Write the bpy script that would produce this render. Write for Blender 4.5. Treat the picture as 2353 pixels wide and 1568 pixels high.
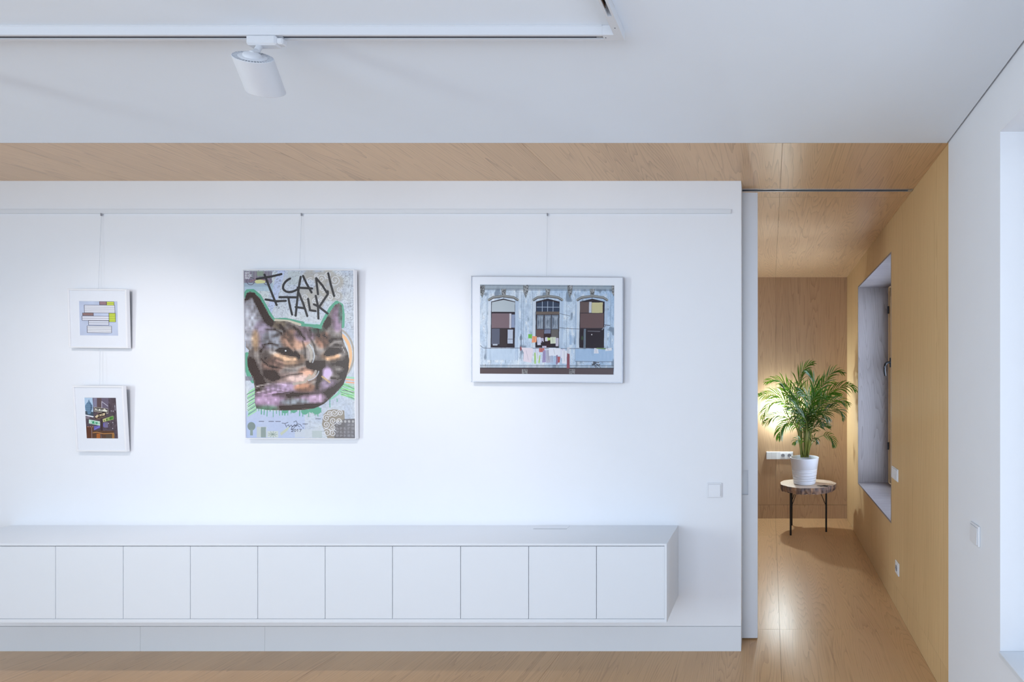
# Gallery-like living room with a wall-hung sideboard, a spotlit picture wall and an oak-lined passage.
import bpy, bmesh, math, random
import numpy as np
from mathutils import Vector, Matrix
for o in list(bpy.data.objects): bpy.data.objects.remove(o)
S = bpy.context.scene
COL = S.collection
R = math.radians

# ---------------------------------------------------------------- camera, sky, daylight and added fill, exposure
F, CX, CY, EYE = 1111.0, 1770.0, 871.0, 1.5495      # focal length and vanishing point in photo pixels, eye height
cd = bpy.data.cameras.new('camera'); cam = bpy.data.objects.new('camera', cd); COL.objects.link(cam)
cam.location = (0, 0, EYE); cam.rotation_euler = (R(90), 0, 0)
cd.sensor_width = 36; cd.lens = F/2353*36; cd.shift_x = (1176.5-CX)/2353; cd.shift_y = (CY-784)/2353
cd.clip_start = .05; S.camera = cam
S.view_settings.view_transform = 'Standard'; S.view_settings.look = 'None'
S.view_settings.gamma = 1; S.view_settings.use_curve_mapping = False; S.view_settings.exposure = 0.13
w = bpy.data.worlds.new('world'); S.world = w; w.use_nodes = True
w.node_tree.nodes['Background'].inputs[0].default_value = (.55, .68, 1, 1); w.node_tree.nodes['Background'].inputs[1].default_value = .3
def area(name, loc, rot, sx, sy, power, col):
    l = bpy.data.lights.new(name, 'AREA'); l.shape = 'RECTANGLE'; l.size = sx; l.size_y = sy; l.energy = power; l.color = col
    o = bpy.data.objects.new(name, l); COL.objects.link(o); o.location = loc; o.rotation_euler = rot
    return o
area('fill_front', (-.9, -3.1, 1.15), (R(90), 0, 0), 4.2, 2.2, 102, (.70, .82, 1))     # added cool fill light, unseen behind the camera
area('daylight_side_window', (1.5, 1.05, 1.5), (R(90), 0, R(90)), 1.4, 1.9, 24, (.80, .88, 1))      # outside the room's side window
area('daylight_passage_window', (1.5, 4.05, 1.5), (R(90), 0, R(90)), 1.2, 1.85, 88, (.62, .76, 1))   # outside the passage window
area('fill_left', (-6.2, -2.2, 1.4), (R(90), 0, R(-90)), 1.7, 2.2, 128, (.86, .97, 1))         # added fill from the far left, out of frame, brightening the right-hand wall
SPOT_POWER, SCONCE = 34.5, 1200

# ---------------------------------------------------------------- helpers
def at(px, py, Y):                                   # point seen at photo pixel (px, py) at depth Y
    return Vector(((px-CX)*Y/F, Y, EYE-(py-CY)*Y/F))
def link(o, parent=None):
    COL.objects.link(o)
    if parent is not None: o.parent = parent
    return o
def obj(name, bm, m, parent=None, smooth=False, loc=None):
    me = bpy.data.meshes.new(name)
    bmesh.ops.recalc_face_normals(bm, faces=bm.faces); bm.to_mesh(me); bm.free()
    if smooth:
        for p in me.polygons: p.use_smooth = True
        if smooth != 'all': me.set_sharp_from_angle(angle=R(35))
    me.materials.append(m)
    o = bpy.data.objects.new(name, me)
    if loc is not None: o.location = loc
    return link(o, parent)
def empty(name, loc, rot=(0, 0, 0)):
    o = bpy.data.objects.new(name, None); o.location = loc; o.rotation_euler = rot; o.empty_display_size = .05
    return link(o)
def tag(o, label, cat, group=None):
    o['label'] = label; o['category'] = cat
    if group: o['group'] = group
    return o
def struct(o, label=None):
    o['kind'] = 'structure'
    if label: o['label'] = label
    return o
def box(bm, x0, x1, y0, y1, z0, z1, bev=0):
    vs = [bm.verts.new((x, y, z)) for x in (x0, x1) for y in (y0, y1) for z in (z0, z1)]
    fs = [bm.faces.new([vs[i] for i in f]) for f in ((0,1,3,2),(4,6,7,5),(0,4,5,1),(2,3,7,6),(0,2,6,4),(1,5,7,3))]
    if bev:
        es = list({e for f in fs for e in f.edges})
        bmesh.ops.bevel(bm, geom=es, offset=bev, segments=1, affect='EDGES')
    return bm
def bx(*a, **k): return box(bmesh.new(), *a, **k)
def lathe(bm, prof, n=32, c=(0, 0, 0), close=False):
    rings = []
    for r, z in prof:
        if r < 1e-6: rings.append([bm.verts.new((c[0], c[1], c[2]+z))])
        else: rings.append([bm.verts.new((c[0]+r*math.cos(2*math.pi*i/n), c[1]+r*math.sin(2*math.pi*i/n), c[2]+z)) for i in range(n)])
    prs = list(zip(rings[:-1], rings[1:]))
    if close: prs.append((rings[-1], rings[0]))
    for a, b in prs:
        for i in range(n):
            j = (i+1) % n
            if len(a) == 1 and len(b) == 1: continue
            if len(a) == 1: bm.faces.new((a[0], b[i], b[j]))
            elif len(b) == 1: bm.faces.new((a[i], a[j], b[0]))
            else: bm.faces.new((a[i], a[j], b[j], b[i]))
    return bm
def tube(bm, pts, rad, n=8):
    pts = [Vector(p) for p in pts]; rads = rad if isinstance(rad, (list, tuple)) else [rad]*len(pts)
    rings = []
    up = Vector((0.02, .05, 1))
    for i, p in enumerate(pts):
        d = (pts[min(i+1, len(pts)-1)]-pts[max(i-1, 0)]).normalized()
        if abs(d.dot(up.normalized())) > .95: u = d.cross(Vector((1, .1, 0))).normalized()
        else: u = d.cross(up).normalized()
        if i and u.dot(pu) < 0: u = -u
        pu = u; v = d.cross(u)
        rings.append([bm.verts.new(p+(u*math.cos(2*math.pi*k/n)+v*math.sin(2*math.pi*k/n))*rads[i]) for k in range(n)])
    for a, b in zip(rings[:-1], rings[1:]):
        for k in range(n): bm.faces.new((a[k], a[(k+1) % n], b[(k+1) % n], b[k]))
    bm.faces.new(rings[0][::-1]); bm.faces.new(rings[-1])
    return bm
def ring_frame(bm, w, h, t, y0, y1, bev=.0012):       # mitred rectangular frame in the XZ plane, members t wide
    o = [(-w/2, -h/2), (w/2, -h/2), (w/2, h/2), (-w/2, h/2)]; i = [(-w/2+t, -h/2+t), (w/2-t, -h/2+t), (w/2-t, h/2-t), (-w/2+t, h/2-t)]
    V = lambda p, y: bm.verts.new((p[0], y, p[1]))
    of, ob, nf, nb = [V(p, y0) for p in o], [V(p, y1) for p in o], [V(p, y0) for p in i], [V(p, y1) for p in i]
    for k in range(4):
        j = (k+1) % 4
        for a, b in ((of, nf), (nf, nb), (nb, ob), (ob, of)): bm.faces.new((a[k], a[j], b[j], b[k]))
    if bev: bmesh.ops.bevel(bm, geom=list(bm.edges), offset=bev, segments=1, affect='EDGES')
    return bm

# ---------------------------------------------------------------- materials
def srgb(r, g, b):
    f = lambda c: c/12.92 if c <= .04045 else ((c+.055)/1.055)**2.4
    return (f(r/255), f(g/255), f(b/255), 1)
class N:
    def __init__(s, name):
        s.m = bpy.data.materials.new(name); s.m.use_nodes = True; s.t = s.m.node_tree
        s.b = s.t.nodes['Principled BSDF']; s.out = s.t.nodes['Material Output']
    def n(s, ty, **kw):
        x = s.t.nodes.new(ty)
        for k, v in kw.items(): setattr(x, k, v)
        return x
    def l(s, a, b): s.t.links.new(a, b)
    def math(s, op, a, b=None, clamp=False):
        x = s.n('ShaderNodeMath', operation=op, use_clamp=clamp)
        for i, v in enumerate((a, b)):
            if v is None: continue
            if isinstance(v, (int, float)): x.inputs[i].default_value = v
            else: s.l(v, x.inputs[i])
        return x.outputs[0]
    def noise(s, vec, scale, detail=2, rough=.5, dist=0):
        x = s.n('ShaderNodeTexNoise'); s.l(vec, x.inputs['Vector']); x.inputs['Scale'].default_value = scale
        x.inputs['Detail'].default_value = detail; x.inputs['Roughness'].default_value = rough; x.inputs['Distortion'].default_value = dist
        return x.outputs['Fac']
    def mix(s, f, a, b):
        x = s.n('ShaderNodeMix', data_type='RGBA')
        if isinstance(f, (int, float)): x.inputs[0].default_value = f
        else: s.l(f, x.inputs[0])
        for i, v in ((6, a), (7, b)):
            if isinstance(v, tuple): x.inputs[i].default_value = v
            else: s.l(v, x.inputs[i])
        return x.outputs[2]
    def bump(s, h, st=.2, dist=.001):
        x = s.n('ShaderNodeBump'); x.inputs['Strength'].default_value = st; x.inputs['Distance'].default_value = dist
        s.l(h, x.inputs['Height']); s.l(x.outputs[0], s.b.inputs['Normal'])
def plain(name, col, rough=.5, metal=0, var=.03, bump=0, scale=40, spec=.5):
    k = N(name); tc = k.n('ShaderNodeTexCoord').outputs['Object']
    nz = k.noise(tc, scale, 3)
    c = srgb(*col); d = tuple(x*(1-var*2) for x in c[:3])+(1,)
    k.l(k.mix(nz, d, c), k.b.inputs['Base Color'])
    k.b.inputs['Roughness'].default_value = rough; k.b.inputs['Metallic'].default_value = metal; k.b.inputs['Specular IOR Level'].default_value = spec
    if bump: k.bump(k.noise(tc, scale*8, 2), bump, .0005)
    return k.m
def veneer(name, u, v, light, dark, fig=1.0, lines=11.0, rough=.4, us=1.0, coat=0.0, con=1.0):
    """oak veneer: v runs along the grain, u across it; fig = share of flowery (flat-sawn) figure"""
    k = N(name); tc = k.n('ShaderNodeTexCoord').outputs['Object']
    rnd = k.n('ShaderNodeObjectInfo').outputs['Random']
    sp = k.n('ShaderNodeSeparateXYZ'); k.l(tc, sp.inputs[0]); ax = {'x': sp.outputs[0], 'y': sp.outputs[1], 'z': sp.outputs[2]}
    def vec(fu, fv, off):
        cb = k.n('ShaderNodeCombineXYZ'); k.l(k.math('MULTIPLY', ax[u], fu*us), cb.inputs[0]); k.l(k.math('MULTIPLY', ax[v], fv), cb.inputs[1])
        k.l(k.math('ADD', k.math('MULTIPLY', rnd, 37.0), off), cb.inputs[2]); return cb.outputs[0]
    wob = k.noise(vec(16, 5, 3), 1, 2)
    big = k.noise(vec(5.2, .40, 0), 1, 1.5, .45)
    field = k.math('ADD', k.math('MULTIPLY', big, lines*fig), k.math('MULTIPLY', wob, .6))
    field = k.math('ADD', field, k.math('MULTIPLY', ax[u], (1-fig)*55*us))
    field = k.math('ADD', field, k.math('MULTIPLY', k.noise(vec(14, .4, 7), 1, 2), 4.5))
    fr = k.math('FRACT', field)
    ring = k.math('POWER', fr, 3.5)                               # dark late wood at the edge of each growth ring
    pore = k.noise(vec(230, 5, 5), 1, 2, .6)
    pore = k.math('MULTIPLY', k.math('SUBTRACT', pore, .52, True), 3.2, True)
    tone = k.noise(vec(3.2, .25, 11), 1, 2)
    f = k.math('ADD', k.math('MULTIPLY', ring, .38*con), k.math('MULTIPLY', pore, k.math('ADD', k.math('MULTIPLY', fr, .5*con), .2*con)))
    f = k.math('ADD', f, k.math('MULTIPLY', k.math('SUBTRACT', tone, .5), .65*con), True)
    L, D = srgb(*light), srgb(*dark)
    k.l(k.mix(f, L, D), k.b.inputs['Base Color'])
    k.b.inputs['Roughness'].default_value = rough
    k.b.inputs['Coat Weight'].default_value = coat; k.b.inputs['Coat Roughness'].default_value = .32
    k.bump(k.math('MULTIPLY', k.math('ADD', pore, ring), -1.0), .12, .0006)
    return k.m
OAK_L, OAK_D = (206, 166, 120), (146, 104, 66)
M = {}
M['plaster'] = plain('white_plaster', (233, 236, 241), .75, var=.012, bump=.05, scale=6)
M['plaster_ceiling'] = plain('white_ceiling_plaster', (234, 243, 253), .8, var=.012, bump=.04, scale=6)
M['lacquer'] = plain('white_lacquer', (223, 228, 234), .38, var=.01, scale=5)
M['frame_white'] = plain('white_frame_lacquer', (233, 234, 237), .35, var=.01)
M['mat'] = plain('white_card', (228, 232, 239), .85, var=.01, scale=60)
M['plastic'] = plain('white_plastic', (228, 231, 236), .32, var=.008)
M['plastic_grey'] = plain('grey_plastic', (150, 152, 160), .4)
M['track'] = plain('white_powder_coat', (214, 217, 222), .42, var=.01, scale=90)
M['dark'] = plain('black_void', (26, 27, 32), .7)
M['slot'] = plain('dark_grey_insert', (62, 66, 78), .6)
M['copper'] = plain('copper_contact', (128, 96, 76), .35, .9)
M['alu'] = plain('brushed_aluminium', (196, 200, 208), .32, .85, var=.04, scale=120)
M['black'] = plain('black_steel', (13, 13, 14), .42, .2)
M['handle'] = plain('black_iron', (10, 11, 15), .45, .1)
M['wire'] = plain('clear_hanging_wire', (206, 211, 219), .3)
M['pot'] = plain('white_glazed_pot', (226, 230, 238), .3, var=.008)
M['soil'] = plain('potting_soil', (48, 38, 30), .95, var=.3, bump=.8, scale=60)
M['oak_floor'] = veneer('oak_floor', 'x', 'y', (202, 163, 119), (136, 100, 68), 1.0, 52, .34, 1.0, .25, .85)
M['oak_ceiling'] = veneer('oak_ceiling', 'x', 'y', (214, 180, 140), (140, 106, 74), 1.0, 46, .34, 1.0, .3, .9)
M['oak_back'] = veneer('oak_back_wall', 'x', 'z', (190, 156, 120), (130, 100, 72), 0.9, 34, .45, 1.0, 0, .9)
M['oak_side'] = veneer('oak_side_wall', 'y', 'z', (218, 185, 136), (174, 136, 90), .12, 5, .6, 1.0, 0, .75)
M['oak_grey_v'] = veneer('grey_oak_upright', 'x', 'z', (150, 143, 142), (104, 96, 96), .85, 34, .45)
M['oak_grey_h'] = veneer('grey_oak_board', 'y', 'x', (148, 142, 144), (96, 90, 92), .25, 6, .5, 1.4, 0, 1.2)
M['oak_sub'] = plain('dark_joint', (74, 52, 36), .8)
def glass_mat():
    k = N('window_glass'); k.t.nodes.remove(k.b)
    tr = k.n('ShaderNodeBsdfTransparent'); gl = k.n('ShaderNodeBsdfGlossy'); gl.inputs['Roughness'].default_value = .03
    fr = k.n('ShaderNodeFresnel'); fr.inputs[0].default_value = 1.45
    mx = k.n('ShaderNodeMixShader'); k.l(k.math('MULTIPLY', fr.outputs[0], .8), mx.inputs[0]); k.l(tr.outputs[0], mx.inputs[1]); k.l(gl.outputs[0], mx.inputs[2]); k.l(mx.outputs[0], k.out.inputs[0])
    return k.m
M['glass'] = glass_mat()
def picture_glass_mat():
    k = N('picture_glazing'); k.t.nodes.remove(k.b)
    tr = k.n('ShaderNodeBsdfTransparent'); gl = k.n('ShaderNodeBsdfGlossy'); gl.inputs['Roughness'].default_value = .25
    mx = k.n('ShaderNodeMixShader'); mx.inputs[0].default_value = .008; k.l(tr.outputs[0], mx.inputs[1]); k.l(gl.outputs[0], mx.inputs[2]); k.l(mx.outputs[0], k.out.inputs[0])
    return k.m
M['picture_glass'] = picture_glass_mat()
def glow(name, col, st):
    k = N(name); k.b.inputs['Base Color'].default_value = (.9, .9, .9, 1); k.b.inputs['Emission Color'].default_value = col; k.b.inputs['Emission Strength'].default_value = st
    return k.m
M['lens'] = glow('lit_lamp_lens', (1, .98, .95, 1), 6)
M['bulb'] = glow('lit_opal_globe', (.80, .94, 1, 1), SCONCE)
def leaf_mat(name, a, b):
    k = N(name); tc = k.n('ShaderNodeTexCoord').outputs['Object']
    c = k.mix(k.noise(tc, 9, 3), srgb(*a), srgb(*b)); k.l(c, k.b.inputs['Base Color'])
    k.b.inputs['Roughness'].default_value = .27
    tl = k.n('ShaderNodeBsdfTranslucent'); k.l(k.mix(.35, c, srgb(170, 215, 60)), tl.inputs[0])
    mx = k.n('ShaderNodeMixShader'); mx.inputs[0].default_value = .22; k.l(k.b.outputs[0], mx.inputs[1]); k.l(tl.outputs[0], mx.inputs[2]); k.l(mx.outputs[0], k.out.inputs[0])
    return k.m
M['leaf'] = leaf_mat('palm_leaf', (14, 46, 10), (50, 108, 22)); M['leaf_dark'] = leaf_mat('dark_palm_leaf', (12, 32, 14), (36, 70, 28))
M['stalk'] = plain('palm_stalk', (128, 134, 56), .45, var=.25, scale=14)
def bark_mat():
    k = N('rough_bark'); tc = k.n('ShaderNodeTexCoord').outputs['Object']
    mp = k.n('ShaderNodeMapping'); mp.inputs['Scale'].default_value = (1, 1, .25); k.l(tc, mp.inputs[0])
    c = k.mix(k.math('MULTIPLY', k.math('SUBTRACT', k.noise(mp.outputs[0], 34, 3), .38), 3.5, True), srgb(58, 44, 42), srgb(206, 158, 110))
    k.l(k.mix(k.noise(mp.outputs[0], 12, 2), c, srgb(120, 108, 108)), k.b.inputs['Base Color']); k.b.inputs['Roughness'].default_value = .9
    k.bump(k.noise(mp.outputs[0], 60, 3), .8, .006); return k.m
M['bark'] = bark_mat()
def slab_mat():
    k = N('tree_slice'); tc = k.n('ShaderNodeTexCoord').outputs['Object']
    sp = k.n('ShaderNodeSeparateXYZ'); k.l(tc, sp.inputs[0])
    r = k.math('SQRT', k.math('ADD', k.math('POWER', k.math('ABSOLUTE', sp.outputs[0]), 2), k.math('POWER', k.math('ABSOLUTE', sp.outputs[1]), 2)))
    fr = k.math('FRACT', k.math('ADD', k.math('MULTIPLY', r, 60), k.math('MULTIPLY', k.noise(tc, 7, 3), 5)))
    k.l(k.mix(k.math('MULTIPLY', fr, .6), srgb(210, 193, 176), srgb(168, 147, 128)), k.b.inputs['Base Color']); k.b.inputs['Roughness'].default_value = .5
    return k.m
M['slab'] = slab_mat()
def print_mat(name, arr):
    h, wd, _ = arr.shape; im = bpy.data.images.new(name, wd, h, alpha=False)
    px = np.ones((h, wd, 4), np.float32); px[..., :3] = np.clip(arr[::-1], 0, 255)/255
    im.pixels.foreach_set(px.ravel()); im.update(); im.pack()
    k = N(name); t = k.n('ShaderNodeTexImage'); t.image = im; t.extension = 'EXTEND'
    k.l(t.outputs[0], k.b.inputs['Base Color']); k.b.inputs['Roughness'].default_value = .6; k.b.inputs['Specular IOR Level'].default_value = .05
    return k.m
# ---------------------------------------------------------------- flat prints, drawn with numpy
class Canvas:
    def __init__(s, w, h, col, mp):
        s.w, s.h, s.mp = w, h, mp
        s.a = np.empty((h, w, 3)); s.a[:] = col
        s.X, s.Y = np.meshgrid(np.arange(w)+.5, np.arange(h)+.5)
    def pts(s, p):
        return [s.mp(x, y) for x, y in p]
    def put(s, m, col, op=1.0):
        m = (m*op)[..., None]
        s.a = s.a*(1-m)+np.array(col, float)*m
    def polymask(s, p):
        p = s.pts(p); m = np.zeros((s.h, s.w), bool)
        for i in range(len(p)):
            (x0, y0), (x1, y1) = p[i-1], p[i]
            if y0 == y1: continue
            c = ((s.Y > y0) != (s.Y > y1)) & (s.X < (x1-x0)*(s.Y-y0)/(y1-y0)+x0)
            m ^= c
        return m.astype(float)
    def poly(s, p, col, op=1.0):
        s.put(s.polymask(p), col, op)
    def rect(s, x0, y0, x1, y1, col, op=1.0):
        s.poly([(x0, y0), (x1, y0), (x1, y1), (x0, y1)], col, op)
    def strokemask(s, p, wd):
        p = s.pts(p); m = np.zeros((s.h, s.w)); r = wd/2
        for (x0, y0), (x1, y1) in zip(p[:-1], p[1:]):
            xa, xb = int(max(0, min(x0, x1)-r-2)), int(min(s.w, max(x0, x1)+r+3))
            ya, yb = int(max(0, min(y0, y1)-r-2)), int(min(s.h, max(y0, y1)+r+3))
            if xa >= xb or ya >= yb: continue
            X, Y = s.X[ya:yb, xa:xb], s.Y[ya:yb, xa:xb]
            dx, dy = x1-x0, y1-y0; L = dx*dx+dy*dy+1e-9
            t = np.clip(((X-x0)*dx+(Y-y0)*dy)/L, 0, 1)
            d = np.hypot(X-x0-t*dx, Y-y0-t*dy)
            m[ya:yb, xa:xb] = np.maximum(m[ya:yb, xa:xb], np.clip(r+.5-d, 0, 1))
        return m
    def stroke(s, p, wd, col, op=1.0):
        q = s.pts(p); xs, ys = [a for a, b in q], [b for a, b in q]
        x0, x1 = int(max(0, min(xs)-wd-2)), int(min(s.w, max(xs)+wd+3)); y0, y1 = int(max(0, min(ys)-wd-2)), int(min(s.h, max(ys)+wd+3))
        if x0 >= x1 or y0 >= y1: return
        v = Canvas.__new__(Canvas); v.w, v.h, v.mp = x1-x0, y1-y0, lambda x, y: (lambda t: (t[0]-x0, t[1]-y0))(s.mp(x, y))
        v.X, v.Y = s.X[:y1-y0, :x1-x0], s.Y[:y1-y0, :x1-x0]
        m = (v.strokemask(p, wd)*op)[..., None]
        s.a[y0:y1, x0:x1] = s.a[y0:y1, x0:x1]*(1-m)+np.array(col, float)*m
    def ellmask(s, cx, cy, rx, ry):
        cx, cy = s.mp(cx, cy); k = s.mp(1, 0)[0]-s.mp(0, 0)[0]; rx *= k; ry *= k
        d = np.hypot((s.X-cx)/rx, (s.Y-cy)/ry)
        return np.clip((1-d)*min(rx, ry)+.5, 0, 1)
    def ell(s, cx, cy, rx, ry, col, op=1.0):
        s.put(s.ellmask(cx, cy, rx, ry), col, op)
    def spiral(s, cx, cy, r, turns, a0, wd, col, op=1.0, sgn=1):
        n = 26
        s.stroke([(cx+r*(1-i/n*.85)*math.cos(a0+sgn*turns*6.283*i/n), cy+r*(1-i/n*.85)*math.sin(a0+sgn*turns*6.283*i/n)) for i in range(n)], wd, col, op)
    def text(s, t, x, y, h, wd, col, ang=0.0, asp=.6, op=1.0):
        ca, sa = math.cos(ang), math.sin(ang); cx = 0.0
        for ch in t:
            for st in FONT.get(ch, ()):
                s.stroke([(x+(cx+u*asp*h)*ca-(v*h)*sa, y+(cx+u*asp*h)*sa+(v*h)*ca) for u, v in st], wd, col, op)
            cx += h*asp*1.35
FONT = {'O': [[(0,.2),(.2,0),(.8,0),(1,.2),(1,.8),(.8,1),(.2,1),(0,.8),(0,.2)]], 'N': [[(0,1),(0,0),(1,1),(1,0)]],
        'E': [[(1,0),(0,0),(0,1),(1,1)],[(0,.5),(.8,.5)]], 'W': [[(0,0),(.25,1),(.5,.4),(.75,1),(1,0)]], 'A': [[(0,1),(.5,0),(1,1)],[(.2,.65),(.8,.65)]],
        'Y': [[(0,0),(.5,.5),(1,0)],[(.5,.5),(.5,1)]], 'C': [[(1,.15),(.8,0),(.2,0),(0,.2),(0,.8),(.2,1),(.8,1),(1,.85)]],
        'B': [[(0,0),(0,1),(.8,1),(1,.75),(.8,.5),(0,.5)],[(0,0),(.8,0),(1,.25),(.8,.5)]], 'I': [[(.5,0),(.5,1)]], 'K': [[(0,0),(0,1)],[(1,0),(0,.55),(1,1)]],
        'M': [[(0,1),(0,0),(.5,.6),(1,0),(1,1)]], 'P': [[(0,1),(0,0),(.8,0),(1,.25),(.8,.5),(0,.5)]], 'S': [[(1,.1),(.2,0),(0,.25),(.9,.6),(1,.85),(.7,1),(0,.9)]],
        'T': [[(0,0),(1,0)],[(.5,0),(.5,1)]], '4': [[(.7,1),(.7,0),(0,.65),(1,.65)]], '3': [[(0,.05),(.9,0),(.4,.45),(1,.7),(.7,1),(0,.95)]],
        '5': [[(1,0),(.1,0),(.05,.45),(.8,.45),(1,.75),(.7,1),(0,.95)]], '2': [[(0,.2),(.5,0),(1,.25),(0,1),(1,1)]], '0': [[(0,.3),(.5,0),(1,.3),(1,.7),(.5,1),(0,.7),(0,.3)]],
        '1': [[(.2,.2),(.5,0),(.5,1)]], '7': [[(0,0),(1,0),(.3,1)]]}
def blur(a, r):
    r = int(r)
    for _ in range(2):
        for ax in (0, 1):
            p = np.pad(a, [(r+1, r) if i == ax else (0, 0) for i in range(a.ndim)], mode='edge')
            c = np.cumsum(p, axis=ax); n = a.shape[ax]
            hi = np.take(c, np.arange(2*r+1, 2*r+1+n), axis=ax); lo = np.take(c, np.arange(0, n), axis=ax)
            a = (hi-lo)/(2*r+1)
    return a
def vnoise(rng, w, h, sx, sy):
    gw, gh = int(w/sx)+3, int(h/sy)+3
    g = rng.random((gh, gw)); x = np.arange(w)/sx; y = np.arange(h)/sy
    xi, yi = x.astype(int), y.astype(int); fx, fy = x-xi, y-yi
    fx = fx*fx*(3-2*fx); fy = (fy*fy*(3-2*fy))[:, None]
    a, b = g[yi][:, xi], g[yi][:, xi+1]; c, d = g[yi+1][:, xi], g[yi+1][:, xi+1]
    return (a*(1-fx)+b*fx)*(1-fy)+(c*(1-fx)+d*fx)*fy

def art_cat():
    k = .8; rng = np.random.default_rng(5)
    W, H = 704, 1086
    c = Canvas(W, H, (193, 201, 211), lambda x, y: ((x-68-(y-82)*.0147)*k, (y-82)*k))
    n1, n2 = vnoise(rng, W, H, 60, 60), vnoise(rng, W, H, 9, 9)
    c.a += ((n1-.5)*24)[..., None]*np.array([1, .8, .2])+((n2-.5)*20)[..., None]
    # street map: pale districts, water, tiny type and street lines
    c.poly([(330,82),(400,82),(330,330),(230,560),(180,560),(290,300)], (186,198,228), .8)
    c.poly([(300,100),(340,90),(250,330),(150,260)], (206,216,214), .6)
    c.rect(420, 90, 520, 200, (184,194,188), .5)
    for _ in range(1700):
        x, y = rng.uniform(150, 968), rng.uniform(85, 560)
        l = rng.uniform(3, 16); a = rng.choice([0.2, 1.7, -.9, 2.6])
        g = rng.uniform(70, 170)
        c.stroke([(x, y), (x+l*math.cos(a), y+l*math.sin(a))], rng.uniform(1.2, 3), (g, g, g+12), .55)
    for _ in range(60):
        x, y = rng.uniform(840, 960), rng.uniform(110, 560); l = rng.uniform(20, 70)
        c.stroke([(x, y), (x+l, y+rng.uniform(-8, 8))] if rng.random() < .5 else [(x, y), (x+rng.uniform(-6, 6), y+l)], 1.8, (120, 126, 140), .55)
    for _ in range(420):
        x, y = rng.uniform(140, 968), rng.uniform(1130, 1440); l = rng.uniform(4, 26); g = rng.uniform(110, 190)
        c.stroke([(x, y), (x+l, y+rng.uniform(-3, 3))], 2, (g, g, g+10), .5)
    # cover block with bicycle, title type
    c.rect(68, 90, 292, 215, (128, 120, 136)); c.rect(68, 185, 300, 250, (166, 190, 205), .8)
    for i in range(9): c.rect(80+i*24, 92, 92+i*24, 150, (150-8*(i % 3), 148, 150), .6)
    c.rect(170, 90, 225, 130, (140, 160, 135), .7)
    for cx in (120, 255):
        c.stroke([(cx+32*math.cos(t*.35), 170+30*math.sin(t*.35)) for t in range(19)], 4, (96, 88, 104))
        c.stroke([(cx+12*math.cos(t*.35), 170+12*math.sin(t*.35)) for t in range(19)], 3, (110, 98, 112))
    c.poly([(150,175),(175,150),(240,165),(235,185),(170,190)], (205, 206, 150)); c.stroke([(120,170),(180,150),(245,165)], 5, (150, 110, 120))
    for t, y in (('NYC', 98), ('BIKE', 118), ('MAP', 138)):
        c.text(t, 76, y, 15, 2.2, (232, 234, 240), asp=.7)
    # stencilled filigree, upper right and lower right
    ol = (168, 160, 146)
    fm = np.zeros((H, W))
    for e in [(600,120,60,40),(690,150,60,60),(745,130,60,50),(810,180,60,70),(560,270,70,60),(700,260,80,70),(780,270,50,60),(620,350,90,60),(830,290,30,40)]:
        fm = np.maximum(fm, c.ellmask(*e))
    c.put(blur(fm, 6)*(.6+.4*vnoise(rng, W, H, 14, 14)), ol, .75)
    for i, (x, y, r) in enumerate([(690,150,34),(745,120,30),(800,160,44),(830,110,26),(600,170,30),(560,300,34),(700,230,30),(760,300,30),(822,285,26),(835,235,24),(640,330,28),(540,400,24),(690,310,24),(580,370,26),(650,130,20)]):
        c.spiral(x, y, r, 1.6, i*1.3, 4.5, (216, 219, 224), .9, 1 if i % 2 else -1)
    ob = (141, 129, 112)
    c.poly([(745,1215),(790,1205),(880,1215),(885,1300),(880,1440),(800,1440),(745,1440),(720,1380),(700,1330),(710,1250)], ob, .85)
    c.poly([(880,1285),(968,1280),(968,1440),(800,1440),(800,1310),(850,1300)], (104, 100, 104), .9)
    for i in range(5):
        for j in range(5):
            x, y = 815+j*31, 1296+i*29
            if rng.random() < .8:
                for q in range(3):
                    c.stroke([(x, y+q*7), (x+rng.uniform(8, 24), y+q*7)], 2.2, (196, 196, 200), .7)
            if i == 0: c.ell(x+12, y+8, 9, 11, (190, 188, 186), .8)
    for i, (x, y, r) in enumerate([(800,1235,30),(760,1240,24),(845,1235,26),(735,1275,30),(790,1300,30),(735,1330,30),(740,1395,34),(790,1400,30),(840,1300,26),(785,1355,26)]):
        c.spiral(x, y, r, 1.6, i*1.7, 5.5, (214, 214, 218), .9, -1 if i % 2 else 1)
    # bottom strip of inset maps
    c.rect(85, 1220, 560, 1440, (178, 191, 220), .75)
    c.rect(88, 1300, 166, 1436, (176, 190, 220)); c.ell(128, 1345, 32, 34, (128, 142, 140)); c.rect(118, 1370, 140, 1420, (140, 154, 150))
    c.rect(172, 1350, 250, 1436, (190, 198, 196)); c.rect(205, 1352, 245, 1436, (130, 146, 142), .8)
    c.rect(256, 1384, 345, 1436, (196, 204, 200))
    for i in range(9):
        a = i*.7; c.stroke([(300, 1410), (300+36*math.cos(a), 1410+24*math.sin(a))], 3, (120, 138, 130), .8)
    c.poly([(360,1400),(440,1340),(420,1380),(370,1420)], (188, 196, 178)); c.rect(480, 1370, 690, 1436, (198, 204, 210), .8)
    for x, y in ((190,1305),(270,1305),(325,1305),(545,1325),(650,1283)): c.stroke([(x, y), (x+38, y)], 5, (96, 100, 116), .8)
    c.rect(620, 1380, 700, 1436, (170, 184, 180), .6)
    # teal aura and drips behind the head
    te = (98, 164, 138)
    c.stroke([(70,290),(95,252),(140,250),(190,290),(235,370),(275,440),(305,485)], 26, te); c.stroke([(300,488),(400,484),(500,505),(600,528),(690,540),(720,480),(770,390),(815,345),(850,365),(862,440),(860,530)], 30, te)
    c.stroke([(320,484),(430,492),(520,520)], 16, (200, 192, 172)); c.stroke([(560,505),(640,512),(680,505)], 10, (190, 206, 214))
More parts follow.
